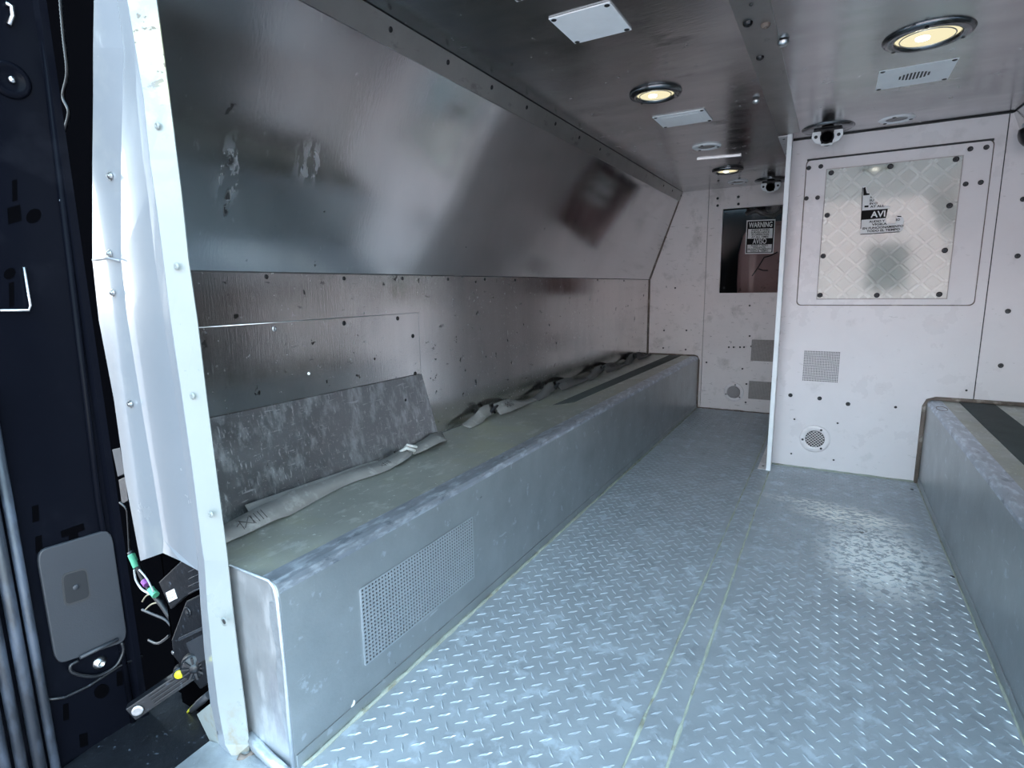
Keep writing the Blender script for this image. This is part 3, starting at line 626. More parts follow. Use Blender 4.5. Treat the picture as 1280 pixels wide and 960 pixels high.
# sealant where benches meet the end walls
MB().tube([(XB+.002, YE-.004, 0), (XB+.003, YE-.004, ZB-.03), (XB-.01, YE-.004, ZB-.002), (XB-.03, YE-.004, ZB+.004), (XW+.014, YE-.004, ZB+.004)], .007, 8).build('end_sealant', M['caulk_brown'], bl_)
MB().tube([(XR-.006, YP-.004, 0), (XR-.006, YP-.004, ZB-.03), (XR+.004, YP-.004, ZB-.004), (XR+.03, YP-.004, ZB+.006), (XRW-.014, YP-.004, ZB+.006)], .010, 8).build('end_sealant', M['caulk_brown'], br_)
bead((XD, YP-.002, .001), (XR, YP-.002, .001), .006, 'wall_sealant', M['caulk_green'], wr)
bead((XB, YE-.003, .001), (XD-.03, YE-.003, .001), .007, 'wall_sealant', M['caulk_brown'], wb)
bead((XW+.003, YE-.003, ZB), (XW+.003, YE-.003, ZF), .005, 'wall_sealant', M['caulk_brown'], wb, .1)
bead((XW+.006, YE-.003, ZF), (XC, YE-.003, ZC), .005, 'wall_sealant', M['caulk_brown'], wb, .1)
MB().tube([(-.80, YE-.0005, ZB), (-.80, YE-.0005, ZC)], .0022, 6).build('panel_seam', M['grille_grey'], wb)
# chip on the bench front
c0 = at(441, 882, 'x', XB+.0005)
o = MB().prism([c0+Vector((0, a_*1., b2)) for a_, b2 in ((-.006, -.006), (.000, -.008), (.004, -.002), (.007, .006), (.004, .011), (.001, .005), (-.004, .002))], (.0006, 0, 0)).build('paint_flake', M['chip'], base=True)
tag(o, 'small white paint flake stuck low on the bench front below the grille', 'flake')

# ------------------------------------------------------------------ seat belts lying along the bench
Vz = Vector((0, 0, 1))
def cat_rom(P, n=8):
    out = []
    for i in range(len(P)-1):
        p0 = P[max(i-1, 0)]; p1 = P[i]; p2 = P[i+1]; p3 = P[min(i+2, len(P)-1)]
        for k in range(n):
            t_ = k/n; out.append(.5*((2*p1)+(p2-p0)*t_+(2*p0-5*p1+4*p2-p3)*t_*t_+(3*p1-3*p2+p3-p0)*t_**3))
    out.append(P[-1]); return out
def webbing(parent, keys, name='webbing', mt='webbing', th=.0022, hw=.026):
    """keys: (x, y, z, tilt, roll half width scale): tilt 0 = lying flat, 1 = standing on edge"""
    P = cat_rom([Vector(k[:3]) for k in keys]); T = cat_rom([Vector((k[3], k[4] if len(k) > 4 else 1, 0)) for k in keys])
    W_ = []
    for i, p in enumerate(P):
        t_ = (P[min(i+1, len(P)-1)]-P[max(i-1, 0)]).normalized(); side = t_.cross(Vz)
        side = side.normalized() if side.length > .05 else Vector((1, 0, 0)); up = side.cross(t_).normalized()
        a_ = T[i].x*PI/2; p.z = max(p.z, ZB+.003+abs((side*math.cos(a_)-up*math.sin(a_)).z)*hw*T[i].y); W_.append((side*math.cos(a_)-up*math.sin(a_))*hw*T[i].y)
    return MB().ribbon(P, W_, th).build(name, M[mt], parent)
def stitches(parent, c, u, v, mt='thread', s=.012):
    """sewn box pattern: diagonals and bars on the webbing, centre c, half axes u, v"""
    c, u, v = Vector(c), Vector(u), Vector(v); n = u.cross(v).normalized()*.0016
    b = MB()
    def seg(a0, a1, b0, b1): b.tube([c+u*a0+v*a1+n, c+u*b0+v*b1+n], .0009, 4)
    for a0, a1, b0, b1 in ((-1, -.7, -.9, .7), (-.9, -.6, -.1, .6), (-.9, .6, -.1, -.6), (0, -.7, 0, .7), (.35, -.7, .4, .7), (.7, -.7, .75, .7), (1, -.7, 1.05, .7), (-1, .3, -1.3, .1), (-.1, -.6, .1, .6)): seg(a0, a1, b0, b1)
    return b.build('stitching', M[mt], parent, kind=None)
BT = ZB+.003
sb = root('seat_belt', (-1.08, 1.0, ZB)); tag(sb, 'longest grey lap belt with a knotted pale end, by the leaning sheet', 'seat belt')
webbing(sb, [(-1.09, .60, BT+.004, .15), (-1.075, .68, BT+.014, .25), (-1.075, .76, BT+.020, .35), (-1.085, .84, BT+.012, .5), (-1.100, .93, BT+.010, .45, .8), (-1.112, 1.03, BT+.008, .35, .8), (-1.105, 1.13, BT+.006, .2), (-1.105, 1.22, BT+.012, .1), (-1.11, 1.28, BT+.018, .35, .6)])
webbing(sb, [(-1.125, .74, BT+.020, .6, .6), (-1.13, .90, BT+.016, .7, .5), (-1.135, 1.05, BT+.010, .6, .5), (-1.13, 1.18, BT+.006, .3, .6)], mt='webbing')
stitches(sb, (-1.0745, .715, BT+.0185), (0, .028, .003), (-.017, 0, .009))
stitches(sb, (-1.107, 1.17, BT+.008), (0, .02, .002), (-.012, 0, .003))
b = MB(); kc = Vector((-1.112, 1.285, BT+.016))
b.tube([kc+Vector(v) for v in ((-.02, -.03, 0), (.005, -.015, .016), (.018, .005, .004), (0, .012, -.006), (-.014, 0, .012), (.0, -.006, .022), (.016, .018, .012), (-.006, .03, .006))], [.004, .006, .006, .005, .006, .005, .005, .004], 8)
b.build('knot', M['webbing_light'], sb)
webbing(sb, [(-1.112, 1.29, BT+.012, .2, .6), (-1.115, 1.34, BT+.014, .1, 1), (-1.115, 1.40, BT+.020, .1, 1.1), (-1.118, 1.45, BT+.022, .25, 1.05), (-1.128, 1.49, BT+.010, .6, .8)])
def belt(name, y0, label, dx=0., sc=1., mt='webbing', end=True):
    r = root(name, (-1.17+dx, y0+.15, ZB)); tag(r, label, 'seat belt', None)
    X = -1.165+dx
    webbing(r, [(X-.0, y0-.20*sc, BT+.004, .2, .7), (X-.005, y0-.12*sc, BT+.012, .5, .8), (X-.010, y0-.06*sc, BT+.030, .7, .9), (X-.012, y0-.01, BT+.032, .8, .9)], mt=mt)
    # sewn tongue leaning up
    P = [(X, y0+.02, BT+.026, .55), (X+.008, y0+.08*sc, BT+.030, .5, 1.15), (X+.006, y0+.16*sc, BT+.026, .45, 1.05), (X-.004, y0+.24*sc, BT+.014, .3, .8), (X-.010, y0+.32*sc, BT+.004, .1, .6), (X-.012, y0+.40*sc, BT+.004, .2, .6)]
    webbing(r, P, 'tongue', mt)
    stitches(r, (X+.0095, y0+.105*sc, BT+.0335), (0, .026*sc, 0), (-.0125, 0, .0125))
    # buckle: slotted metal slider and anchor
    b = MB(); c = Vector((X-.005, y0-.012, BT+.028))
    b.obox(c, (.016, 0, .018), (0, .005, 0), (-.003, 0, .003)); b.obox(c+Vector((0, .022, .002)), (.016, 0, .018), (0, .004, 0), (-.003, 0, .003))
    b.tube([c+Vector((-.016, -.004, -.018)), c+Vector((-.018, .022, -.016))], .003, 6); b.tube([c+Vector((.016, -.004, .018)), c+Vector((.018, .022, .020))], .003, 6)
    b.build('buckle', M['black_plastic'], r)
    b = MB(); b.tube([(X-.030, y0-.02, ZB+.009), (X-.024, y0-.005, ZB+.045), (X-.022, y0+.02, ZB+.052), (X-.028, y0+.05, ZB+.009)], .006, 8); b.build('anchor_loop', M['dark_steel'], r)
    return r
belt('seat_belt', 1.86, 'grey lap belt on the bench just beyond the corner of the leaning sheet', .012, 1.0)
belt('seat_belt', 2.46, 'dusty dark grey lap belt, third along the bench', .010, 1.15, 'webbing_dark')
belt('seat_belt', 3.10, 'dark grey lap belt, fourth along the bench beside the black tape', .012, 1.2, 'webbing_dark')
belt('seat_belt', 3.74, 'dark lap belt at the far end of the bench against the end wall', .006, 1.0, 'webbing_dark')

# ------------------------------------------------------------------ ceiling fittings
def lamp(cx, cy, R, label, on=1):
    r = root('ceiling_light', (cx, cy, ZC)); tag(r, label, 'light', 'round ceiling lights')
    MB().lathe((cx, cy, ZC), ND, [(R, 0), (R, .004), (R*.97, .009), (R*.82, .014), (R*.74, .012), (R*.70, .006), (R*.70, .001)], 48).build('bezel', M['chrome_ring'], r)
    MB().lathe((cx, cy, ZC-.004), ND, [(R*.70, 0), (R*.55, .002), (0, .003)], 40).build('diffuser', M['glow'], r)
    MB().tube([(cx+R*.60*math.cos(k*PI/18), cy+R*.60*math.sin(k*PI/18), ZC-.009) for k in range(37)], .0016, 6).build('lens_ring', M['steel'], r)
    b = MB(); b.lathe((cx-.1*R, cy, ZC-.007), ND, [(R*.16, 0), (R*.15, .004), (R*.06, .006), (0, .006)], 16); b.build('bulb', M['glow_hot'], r)
    for a_ in (.4, .4+2*PI/3, .4+4*PI/3): pin(r, (cx+R*.86*math.cos(a_), cy+R*.86*math.sin(a_), ZC-.0135), ND, .005, 'screw')
    return r
lamp(-.58, 2.035, .088, 'round recessed ceiling light over the left aisle, between two white plates')
lamp(.172, 1.975, .104, 'largest round ceiling light, over the right side near the slotted white plate')
lamp(-.58, 3.56, .086, 'small round ceiling light deepest in the van before the far wall')
def plate(cx, cy, hx, hy, label, style, skew=0.):
    r = root('cover_plate', (cx, cy, ZC)); tag(r, label, 'plate')
    MB().box((cx-hx, cy-hy, ZC-.004), (cx+hx, cy+hy, ZC-.0005)).build('plate', M['plate_white'], r, .001)
    for i in (-1, 1):
        for j in (-1, 1): pin(r, (cx+i*(hx-.010), cy+j*(hy-.010), ZC-.004), ND, .007, 'screw')
    if style == 'slots':
        n = 9
        for k in range(n):
            x = cx+(-(n-1)/2+k)*.0095; h = .035*math.sqrt(max(.15, 1-((k-(n-1)/2)/(n/2))**2))
            box((x-.0026, cy-h, ZC-.0045), (x+.0026, cy+h, ZC-.0038), 'slot', M['dark_hole'], r)
    if style == 'mesh':
        box((cx-hx*.72, cy-hy*.68, ZC-.0045), (cx+hx*.72, cy+hy*.68, ZC-.0038), 'recess', M['grille_grey'], r)
        b = MB(); n = 20
        for k in range(n+1):
            t_ = -1+2*k/n; b.box((cx+t_*hx*.72-.0018, cy-hy*.68, ZC-.0058), (cx+t_*hx*.72+.0018, cy+hy*.68, ZC-.0044)); b.box((cx-hx*.72, cy+t_*hy*.68-.0022, ZC-.0056), (cx+hx*.72, cy+t_*hy*.68+.0022, ZC-.0044))
        b.build('mesh', M['plate_white'], r, kind='stuff')
    return r
plate(-.578, 1.437, .079, .083, 'blank white square plate on the ceiling with four screws, whole in view', '')
plate(-.600, 1.165, .082, .075, 'white plate at the top edge of the picture, mostly cut off', '')
plate(-.568, 2.388, .098, .086, 'white mesh plate on the ceiling behind the left light', 'mesh')
plate(.177, 2.315, .100, .102, 'white ceiling plate with a row of dark slots behind the largest light', 'slots')
def oval(cx, cy, rx, label):
    r = root('oval_vent', (cx, cy, ZC)); tag(r, label, 'vent')
    MB().lathe((cx, cy, ZC), ND, [(rx, 0), (rx, .004), (rx*.95, .007), (rx*.62, .006), (rx*.6, .003)], 36).build('rim', M['plate_white'], r)
    MB().lathe((cx, cy, ZC-.003), ND, [(rx*.62, 0), (0, .001)], 30).build('insert', M['grille_grey'], r)
    for a_ in (0.3, 0.3+2*PI/3, .3+4*PI/3): pin(r, (cx+rx*.8*math.cos(a_), cy+rx*.8*math.sin(a_), ZC-.007), ND, .007, 'screw')
oval(-.575, 2.91, .066, 'white disc vent on the ceiling between mesh plate and deepest light')
oval(.175, 2.87, .064, 'white disc vent on the ceiling just above the right white panel')
oval(-.585, 3.99, .062, 'white disc vent on the ceiling closest to the far wall')
def dome(cx, cy, label):
    r = root('camera_dome', (cx, cy, ZC)); tag(r, label, 'camera')
    MB().lathe((cx, cy, ZC), ND, [(.10, 0), (.10, .004), (.093, .010), (.055, .013), (.05, .010)], 40).build('mount_ring', M['chrome_ring'], r)
    box((cx-.052, cy-.032, ZC-.030), (cx+.052, cy+.03, ZC-.010), 'housing', M['black_plastic'], r, .004)
    b = MB(); b.tube([(cx, cy-.055, ZC-.050), (cx, cy+.02, ZC-.045)], [.026, .028], 20); b.build('lens_barrel', M['sticker_black'], r)
    MB().lathe((cx, cy-.055, ZC-.050), NB, [(.021, 0), (.019, .004), (0, .006)], 20).build('lens', M['void'], r)
    b = MB()
    for s_ in (-1, 1):
        pr = [(cx+s_*.024, ZC-.022), (cx+s_*.056, ZC-.022), (cx+s_*.058, ZC-.045), (cx+s_*.044, ZC-.066), (cx+s_*.020, ZC-.074), (cx+s_*.022, ZC-.060)]
        b.prism([(x, cy-.038, z) for x, z in pr], (0, .012, 0))
    b.box((cx-.021, cy-.038, ZC-.080), (cx+.021, cy-.026, ZC-.072))
    br = b.build('bracket', M['plate_white'], r, .002)
    for s_ in (-1, 1): pin(br, (cx+s_*.042, cy-.0385, ZC-.043), NB, .007, 'screw')
dome(-.068, 2.86, 'black camera in a pale bracket on the ceiling above the right white panel')
dome(-.392, 4.06, 'black camera in a pale bracket on the ceiling above the far window')
# short bright bracket plate by the far light
o = MB().prism([(-.67, 3.16, ZC-.006), (-.46, 3.20, ZC-.006), (-.46, 3.215, ZC-.006), (-.67, 3.175, ZC-.006)], (0, 0, .006)).build('ceiling_strip', M['steel'], base=True)
tag(o, 'thin bright metal strip on the ceiling just before the deepest light', 'strip')

# ------------------------------------------------------------------ rear pillar (white painted sheet metal)
pl = root('trim_3', (0, 0, 0)); pl['kind'] = 'structure'
def PB(x, y, Y): return at(x, y, 'y', Y)
# rows down the pillar: photo rows with the columns inner edge / ridge / inside of ridge / valley / outer edge
rows = [(-40, 191, 155, 143, 142, 118), (0, 196, 160, 148, 147, 118), (60, 204, 170, 157, 155, 117), (120, 212, 180, 172, 154, 117), (200, 222, 188, 180, 152, 116), (240, 227, 194, 186, 152, 116),
        (325, 236, 205, 195, 152, 116), (400, 247, 214, 206, 160, 124), (500, 259, 229, 221, 176, 143), (600, 272, 243, 235, 193, 157), (675, 282, 252, 245, 205, 171)]
YI, YR, YV, YO = .572, .548, .574, .570
def yv(r): return YR+.006+(YV-YR-.006)*min(1, max(0.1, (r-20)/220))
def strip_mesh(ca, Ya, cb, Yb, rws):
    b = MB(); vs = []; fs = []
    for r_ in rws: vs += [PB(r_[ca], r_[0], Ya), PB(r_[cb], r_[0], Yb)]
    for i in range(len(rws)-1): fs.append((2*i, 2*i+1, 2*i+3, 2*i+2))
    b.add(vs, fs, False); return b
lower = [(700, 285, 256, 248, 0, 0), (760, 291, 260, 252, 0, 0), (820, 298, 266, 257, 0, 0), (880, 306, 273, 264, 0, 0), (930, 312, 282, 274, 0, 0), (948, 311, 292, 285, 0, 0)]
def solid(b, name, mt, th=.003):
    o = b.build(name, mt, pl); md = o.modifiers.new('solid', 'SOLIDIFY'); md.thickness = th; md.offset = 0; return o
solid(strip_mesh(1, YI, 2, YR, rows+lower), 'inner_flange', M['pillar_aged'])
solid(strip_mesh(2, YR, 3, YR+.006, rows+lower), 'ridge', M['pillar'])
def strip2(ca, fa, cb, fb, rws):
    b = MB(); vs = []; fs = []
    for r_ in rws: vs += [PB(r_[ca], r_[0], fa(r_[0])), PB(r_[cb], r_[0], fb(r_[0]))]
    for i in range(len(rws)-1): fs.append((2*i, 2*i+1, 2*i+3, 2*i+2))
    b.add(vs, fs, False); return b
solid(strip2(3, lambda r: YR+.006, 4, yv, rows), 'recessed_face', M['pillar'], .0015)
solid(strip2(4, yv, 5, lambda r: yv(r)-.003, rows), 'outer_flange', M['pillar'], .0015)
# lower tongue of the sheet with its notch
tg = [PB(245, 675, YR+.006), PB(205, 675, YV), PB(171, 675, YO+.001), PB(176, 701, YO+.001), PB(204, 691, YV), PB(226, 701, YR+.012), PB(248, 713, YR+.006)]
bb = MB(); bb.add(tg, [(0, 1, 4, 5, 6), (1, 2, 3, 4)]); solid(bb, 'lower_tongue', M['pillar'], .0015)
MB().tube([PB(116, 325, YO-.002), PB(133, 322, YO-.003), PB(150, 326, YO-.003)], .0022, 6).build('sheet_step', M['pillar'], pl)
for x, y in ((141, 48), (138, 220), (137, 317), (141, 366), (163, 505)):
    pin(pl, PB(x, y, YO-.001), NB, .0062, 'bolt', 'steel', style='bolt')
for x, y in ((197, 157), (221, 333), (241, 495), (264, 643)):
    pin(pl, PB(x, y, .556), NB, .0062, 'plug', 'pillar_aged', .5, 'dome')
for x, y, r_ in ((280, 777, .0052), (181, 631, .0035)):
    pin(pl, PB(x, y, .552 if x > 200 else .585), NB, r_*1.7, 'bolt_hole_rim', 'pillar_aged', .3, 'dome'); pin(pl, PB(x, y, .5495 if x > 200 else .582), NB, r_, 'bolt_hole', 'dark_hole', .2, 'dome')
# foot gusset with two holes
gp = [PB(246, 893, .552), PB(262, 880, .552), PB(275, 905, .552), PB(292, 950, .552), PB(283, 955, .552), PB(268, 938, .552)]
gs = MB().prism(gp, (0, .004, 0)).build('foot_gusset', M['pillar_aged'], pl)
pin(gs, PB(273, 916, .5515), NB, .005, 'gusset_hole', 'dark_hole', .1)
MB().tube([PB(298, 946, .55), PB(305, 950, .556), PB(312, 946, .566), PB(318, 938, .575)], [.006, .009, .008, .005], 8).build('rusty_weld', M['caulk_brown'], pl)
sl = MB(); sl.add([at(208, 968, 'z', .002), at(262, 926, 'z', .002), at(320, 944, 'z', .002), at(390, 968, 'z', .002), at(390, 1000, 'z', .002), at(180, 1000, 'z', .002)], [(0, 1, 2, 3, 4, 5)])
o = sl.build('sill_plate', M['weld'], pl); md = o.modifiers.new('s', 'SOLIDIFY'); md.thickness = .004

# ------------------------------------------------------------------ black open door at the left with its hardware
XDR = -1.25
dr = root('door_1', (0, 0, 0)); dr['kind'] = 'structure'
def PX(x, y, X=XDR): return at(x, y, 'x', X)
y_r = PX(112, 480).y
box((XDR-.05, -.05, -.5), (XDR, y_r, 1.75), 'inner_panel', M['black_paint'], dr)
# rolled edge strip along the door's leading side
e_ = PX(126, 480).y
bb = MB(); bb.prism([(XDR, y_r-.001, -.1), (XDR+.010, y_r+.004, -.1), (XDR+.010, e_-.003, -.1), (XDR+.002, e_, -.1), (XDR-.05, e_, -.1), (XDR-.05, y_r-.001, -.1)], (0, 0, 1.85)); bb.build('rolled_edge', M['black_paint'], dr)
MB().tube([(XDR+.002, PX(100, 300).y-.006, 1.6), (XDR+.002, PX(70, 300).y+.004, .5), (XDR+.002, PX(70, 300).y+.008, -.05)], .006, 8).build('pressed_rib', M['black_paint'], dr)
def slot(pts, name='slot', parent=dr):
    bb = MB(); bb.prism([PX(x, y, XDR+.0004) for x, y in pts], (.0006, 0, 0)); return bb.build(name, M['void'], parent)
for cx, cy, w, h in ((17, 268, 8, 10), (42, 270, 0, 9), (18, 238, 3, 13), (12, 342, 0, 7), (14, 368, 3, 15), (44, 642, 4, 10), (127, 652, 3.5, 7), (48, 680, 4, 10), (149, 848, 3.5, 9), (82, 890, 3.5, 10), (127, 864, 0, 9), (141, 938, 0, 10), (104, 925, 5, 8)):
    if w == 0:
        slot([(cx+h*1.05*math.cos(a_*PI/6), cy+h*math.sin(a_*PI/6)-h*.25*math.cos(a_*PI/6)) for a_ in range(12)], 'round_hole')
    else: slot([(cx-w, cy-h+w*.3), (cx+w, cy-h-w*.3), (cx+w*1.2, cy+h-w*.3), (cx-w*.8, cy+h+w*.3)])
slot([(76, 664), (104, 654), (106, 662), (97, 666), (99, 676), (86, 680), (86, 670), (77, 672)], 'keyhole_slot')
# striker shaped clip, upper left, and round plug
b = MB(); b.tube([PX(0, 388, XDR+.006), PX(36, 388, XDR+.006), PX(38, 382, XDR+.008), PX(30, 334, XDR+.006)], .0025, 6); b.build('wire_clip', M['steel'], dr)
MB().lathe(PX(12, 100), NX, [(.030, 0), (.030, .003), (.024, .006), (.018, .003), (.012, .001), (0, .001)], 28).build('round_plug', M['black_paint'], dr)
MB().lathe(PX(14, 100)+Vector((.003, 0, 0)), NX, [(.006, 0), (.005, .003), (0, .004)], 12).build('plug_pin', M['steel'], dr)
MB().tube([PX(7, 4, XDR+.004), PX(15, 8, XDR+.006), PX(16, 20, XDR+.006), PX(11, 31, XDR+.004)], .004, 6).build('hook', M['steel'], dr)
# grey cover plate
def yz(poly, X): return [PX(x, y, X) for x, y in poly]
cp = root('grey_cover', PX(100, 825)); tag(cp, 'grey rounded plastic cover with a square button on the black door', 'cover')
def rounded(c4, r=.2, n=5):
    out = []
    for i in range(4):
        p0, p1, p2 = Vector((*c4[i-1], 0)), Vector((*c4[i], 0)), Vector((*c4[(i+1) % 4], 0))
        a_ = p1+(p0-p1)*r; c_ = p1+(p2-p1)*r
        for k in range(n+1):
            t_ = k/n; q = (1-t_)**2*a_+2*t_*(1-t_)*p1+t_*t_*c_; out.append((q.x, q.y))
    return out
MB().prism(yz(rounded([(43, 688), (137, 660), (158, 800), (68, 830)], .13), XDR+.001), (.008, 0, 0)).build('cover_body', M['grey_plastic'], cp, .0025)
MB().prism(yz(rounded([(76, 718), (108, 709), (114, 748), (80, 759)], .2), XDR+.0085), (.0012, 0, 0)).build('button_recess', M['dark_hole'], cp)
MB().prism(yz(rounded([(78, 720), (107, 711.5), (112, 746), (82, 756)], .2), XDR+.0095), (.0012, 0, 0)).build('button', M['button'], cp, .0005)
MB().lathe(PX(95, 734, XDR+.0105), NX, [(.006, 0), (.005, .0015), (0, .002)], 18).build('button_boss', M['grey_plastic'], cp)
# striker below the cover
sk = root('door_striker', PX(125, 850)); tag(sk, 'wire loop striker with a socket bolt just under the grey cover', 'striker')
MB().tube(cat_rom([PX(x, y, XDR+.008) for x, y in ((98, 826), (88, 832), (90, 840), (106, 845), (125, 844), (145, 832), (154, 814), (152, 803))], 4), .0032, 8).build('wire_loop', M['black_plastic'], sk)
MB().tube([PX(100, 822, XDR+.013), PX(148, 799, XDR+.013)], .0038, 10).build('bar', M['grey_plastic'], sk)
MB().lathe(PX(124, 828), NX, [(.0125, 0), (.0125, .003), (.009, .004), (.008, .010), (.0045, .011), (.0045, .006), (0, .006)], 18).build('socket_bolt', M['steel'], sk)
# rubber seals at the bottom left: vertical
for k, (ya, rr, zt) in enumerate(((.353, .008, 1.0), (.332, .010, 1.0), (.308, .009, 1.0), (.285, .010, 1.0))):
    yb = ya*(XDR+.012)/-1.2
    MB().tube([(XDR+.012, yb, -.4), (XDR+.012, yb, .2), (XDR+.012, yb, .75)], rr, 12).build('seal_rib', M['rubber'], dr)
# lower bracket panel of the door
MB().tube([PX(55, 875, XDR+.002), PX(80, 872, XDR+.002), PX(110, 858, XDR+.002), PX(150, 832, XDR+.002), PX(178, 820, XDR+.002)], .003, 6).build('pressed_edge', M['black_plastic'], dr)

# ------------------------------------------------------------------ cavity beside the pillar: lock actuator and wiring
cv_ = root('trim_4', (0, 0, 0)); cv_['kind'] = 'structure'
box((-2.2, .84, -.5), (XW-.032, .86, 1.9), 'cavity_back', M['void'], cv_)  # near-black sheets carry the shade of the gap in their colour
box((-2.2, YN+.05, -.5), (-2.18, .86, 1.9), 'cavity_side', M['void'], cv_)
box((-2.2, .60, 1.9), (XC, .86, 1.95), 'cavity_top', M['void'], cv_)  # added cap that keeps sky light out of the gap
# black sill ledge
b = MB(); zs = -.03
b.add([at(40, 1000, 'z', zs), at(170, 905, 'z', zs), at(215, 862, 'z', zs), at(285, 862, 'z', zs), at(285, 935, 'z', zs), at(190, 1000, 'z', zs)], [(0, 1, 2, 3, 4, 5)])
o = b.build('sill_ledge', M['black_plastic'], cv_); md = o.modifiers.new('s', 'SOLIDIFY'); md.thickness = .02; md.offset = -1
MB().tube([at(100, 975, 'z', zs+.004), at(165, 925, 'z', zs+.004), at(225, 885, 'z', zs+.004), at(262, 872, 'z', zs+.004)], .004, 6).build('sill_lip', M['black_plastic'], cv_)
# actuator: arm + toothed hub + housing
A0 = at(172, 888, 'x', -1.150); A1 = at(245, 838, 'x', -1.09)
ac = root('lock_actuator', A0); tag(ac, 'black latch motor with finned arm and yellow dot behind the white pillar foot', 'actuator')
u = (A1-A0); L_ = u.length; u.normalize(); n_ = Vector((.75, -.66, 0)); n_ = (n_-u*n_.dot(u)).normalized(); v = n_.cross(u).normalized()
if v.z < 0: v = -v
mid = (A0+A1)/2
b = MB(); b.obox(mid-n_*.010, u*(L_*.62), v*.0165, n_*.010); b.build('arm', M['black_plastic'], ac, .002)
for k in (-1, 0, 1):
    MB().obox(mid+u*.012+v*(k*.0085), u*(L_*.36), v*.0022, n_*.003).build('rib', M['black_plastic'], ac, .001)
MB().lathe(A0+n_*.001, n_, [(.0115, 0), (.0115, .002), (.009, .003), (.006, .003), (0, .0025)], 20).build('pivot_cap', M['steel'], ac)
Y0_ = at(224, 843, 'x', -1.09)
MB().lathe(Y0_, n_, [(.0085, -.001), (.0085, .0015), (0, .0016)], 24).build('dot_sticker', M['yellow'], ac)
MB().lathe(Y0_, n_, [(.012, -.02), (.012, -.002), (.010, -.001)], 24).build('dot_boss', M['black_plastic'], ac)
H0 = at(243, 835, 'x', -1.07); b = MB()
b.lathe(H0-n_*.02, n_, [(.026, 0), (.026, .016), (.022, .020), (.010, .022), (.009, .026), (0, .026)], 28)
for k in range(10):
    a_ = 2*PI*k/10; q = H0+(u*math.cos(a_)+v*math.sin(a_))*.017+n_*.002; b.obox(q, (u*math.cos(a_)+v*math.sin(a_))*.007, (v*math.cos(a_)-u*math.sin(a_))*.0018, n_*.002)
b.build('toothed_hub', M['black_plastic'], ac)
q4 = [at(x, y, 'y', .562) for x, y in ((214, 800), (232, 752), (252, 742), (258, 770), (266, 850), (250, 862), (216, 820))]
MB().prism(q4, (0, .022, 0)).build('motor_housing', M['black_plastic'], ac, .003)
MB().prism([at(x, y, 'y', .558) for x, y in ((232, 804), (262, 788), (266, 820), (243, 832))], (0, .004, 0)).build('housing_rib', M['grey_plastic'], ac, .001)
MB().prism([at(x, y, 'y', .558) for x, y in ((222, 798), (260, 780), (261, 784), (223, 802))], (0, .004, 0)).build('housing_rib', M['grey_plastic'], ac, .001)
MB().lathe(at(236, 764, 'y', .562), NB, [(.010, 0), (.010, .003), (.007, .004), (.006, .001), (0, .001)], 16).build('housing_boss', M['black_plastic'], ac)
MB().lathe(at(216, 816, 'y', .562), NB, [(.0045, 0), (.004, .001), (0, .001)], 12).build('clip', M['steel'], ac)
MB().tube([at(240, 887, 'y', .57), at(250, 878, 'y', .57), at(262, 868, 'y', .57)], [.006, .008, .008], 10).build('plug', M['grey_plastic'], ac)
MB().tube([at(232, 893, 'y', .58), at(240, 884, 'y', .58), at(250, 874, 'y', .58)], [.0022, .003, .0022], 8).build('yellow_lead', M['yellow'], ac)
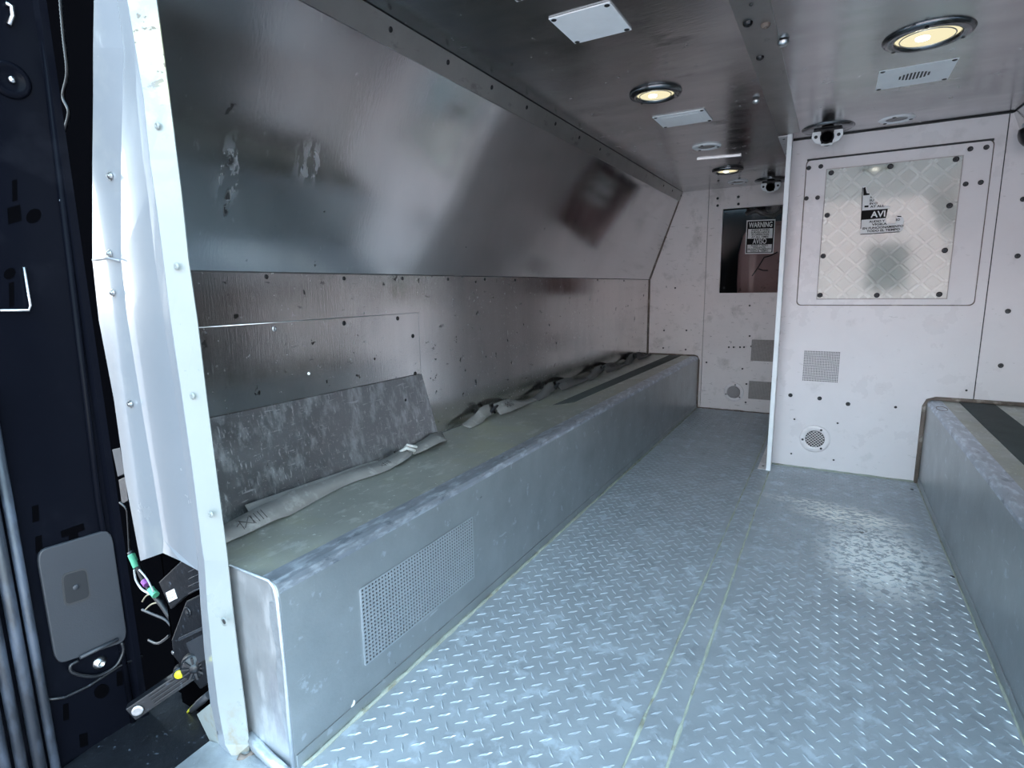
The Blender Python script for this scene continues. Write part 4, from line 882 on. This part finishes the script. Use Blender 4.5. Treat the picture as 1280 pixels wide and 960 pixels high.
# dark module with white label
md_ = root('control_module', at(225, 760, 'y', .575)); tag(md_, 'flat black box with a small white label in the gap behind the pillar', 'module')
MB().prism([at(x, y, 'y', .572) for x, y in ((198, 728), (240, 688), (258, 700), (256, 734), (231, 746), (213, 762))], (0, .010, 0)).build('casing', M['black_plastic'], md_, .002)
MB().prism([at(x, y, 'y', .571) for x, y in ((207, 741), (217, 736), (221, 748), (211, 753))], (0, .001, 0)).build('label_tag', M['chip'], md_)
for k in range(3): MB().tube([at(210.5+k*.4, 742+k*3.2, 'y', .5706), at(216.5+k*.4, 739+k*3.2, 'y', .5706)], .0004, 4).build('label_print', M['dark_hole'], md_)
for k in range(4): MB().tube([at(236, 715+k*9, 'y', .5715), at(250, 708+k*9, 'y', .5715)], .0014, 5).build('module_rib', M['grey_plastic'], md_)
wh = root('wiring_loom', at(195, 750, 'y', .66)); tag(wh, 'taped black wiring loom with green, white and purple bands beside the black door', 'wiring')
def wire(pts, r, name, mt, Y=.64): return MB().tube(cat_rom([at(x, y, 'y', Y) for x, y in pts], 5), r, 8).build(name, M[mt], wh)
wire([(163, 690), (172, 706), (180, 724), (192, 742), (203, 756), (214, 772)], .0075, 'taped_sheath', 'black_plastic')
wire([(164, 693), (168, 702), (171, 709)], .0086, 'green_tape', 'green', .637)
wire([(188, 736), (192, 741), (195, 744)], .0085, 'green_tape', 'green', .635)
wire([(180, 726), (184, 731)], .0084, 'purple_band', 'purple', .634)
wire([(168, 712), (170, 725), (178, 737), (190, 743)], .0026, 'white_wire', 'white_wire', .632)
wire([(174, 712), (184, 724), (192, 740)], .0020, 'white_wire', 'white_wire', .628)
wire([(178, 752), (184, 744), (196, 742)], .0018, 'tan_wire', 'tan_wire', .65)
wire([(182, 762), (190, 755), (204, 752)], .0018, 'tan_wire', 'tan_wire', .65)
wire([(178, 762), (192, 768), (206, 774), (214, 782)], .0035, 'black_cable', 'grey_plastic', .66)
wire([(186, 800), (198, 804), (212, 794)], .0035, 'black_cable', 'black_plastic', .66)
MB().prism([at(x, y, 'y', .66) for x, y in ((140, 562), (150, 560), (156, 592), (147, 596))], (0, .02, 0)).build('connector', M['grey_plastic'], wh, .001)
MB().prism([at(x, y, 'y', .67) for x, y in ((148, 600), (157, 596), (160, 626), (152, 630))], (0, .02, 0)).build('connector', M['black_plastic'], wh, .001)
wire([(150, 628), (158, 636), (160, 650), (162, 690)], .003, 'black_cable', 'black_plastic', .67)
# corrugated conduit high in the gap
cd = root('corrugated_conduit', at(84, 100, 'y', .68)); tag(cd, 'thin black corrugated conduit hanging in the dark gap left of the white pillar', 'conduit')
pts = cat_rom([at(x, y, 'y', .68) for x, y in ((74, -20), (79, 40), (84, 90), (79, 120), (86, 140), (80, 165))], 26)
MB().tube(pts, [.0042 if i % 2 else .0030 for i in range(len(pts))], 8).build('conduit', M['black_plastic'], cd)
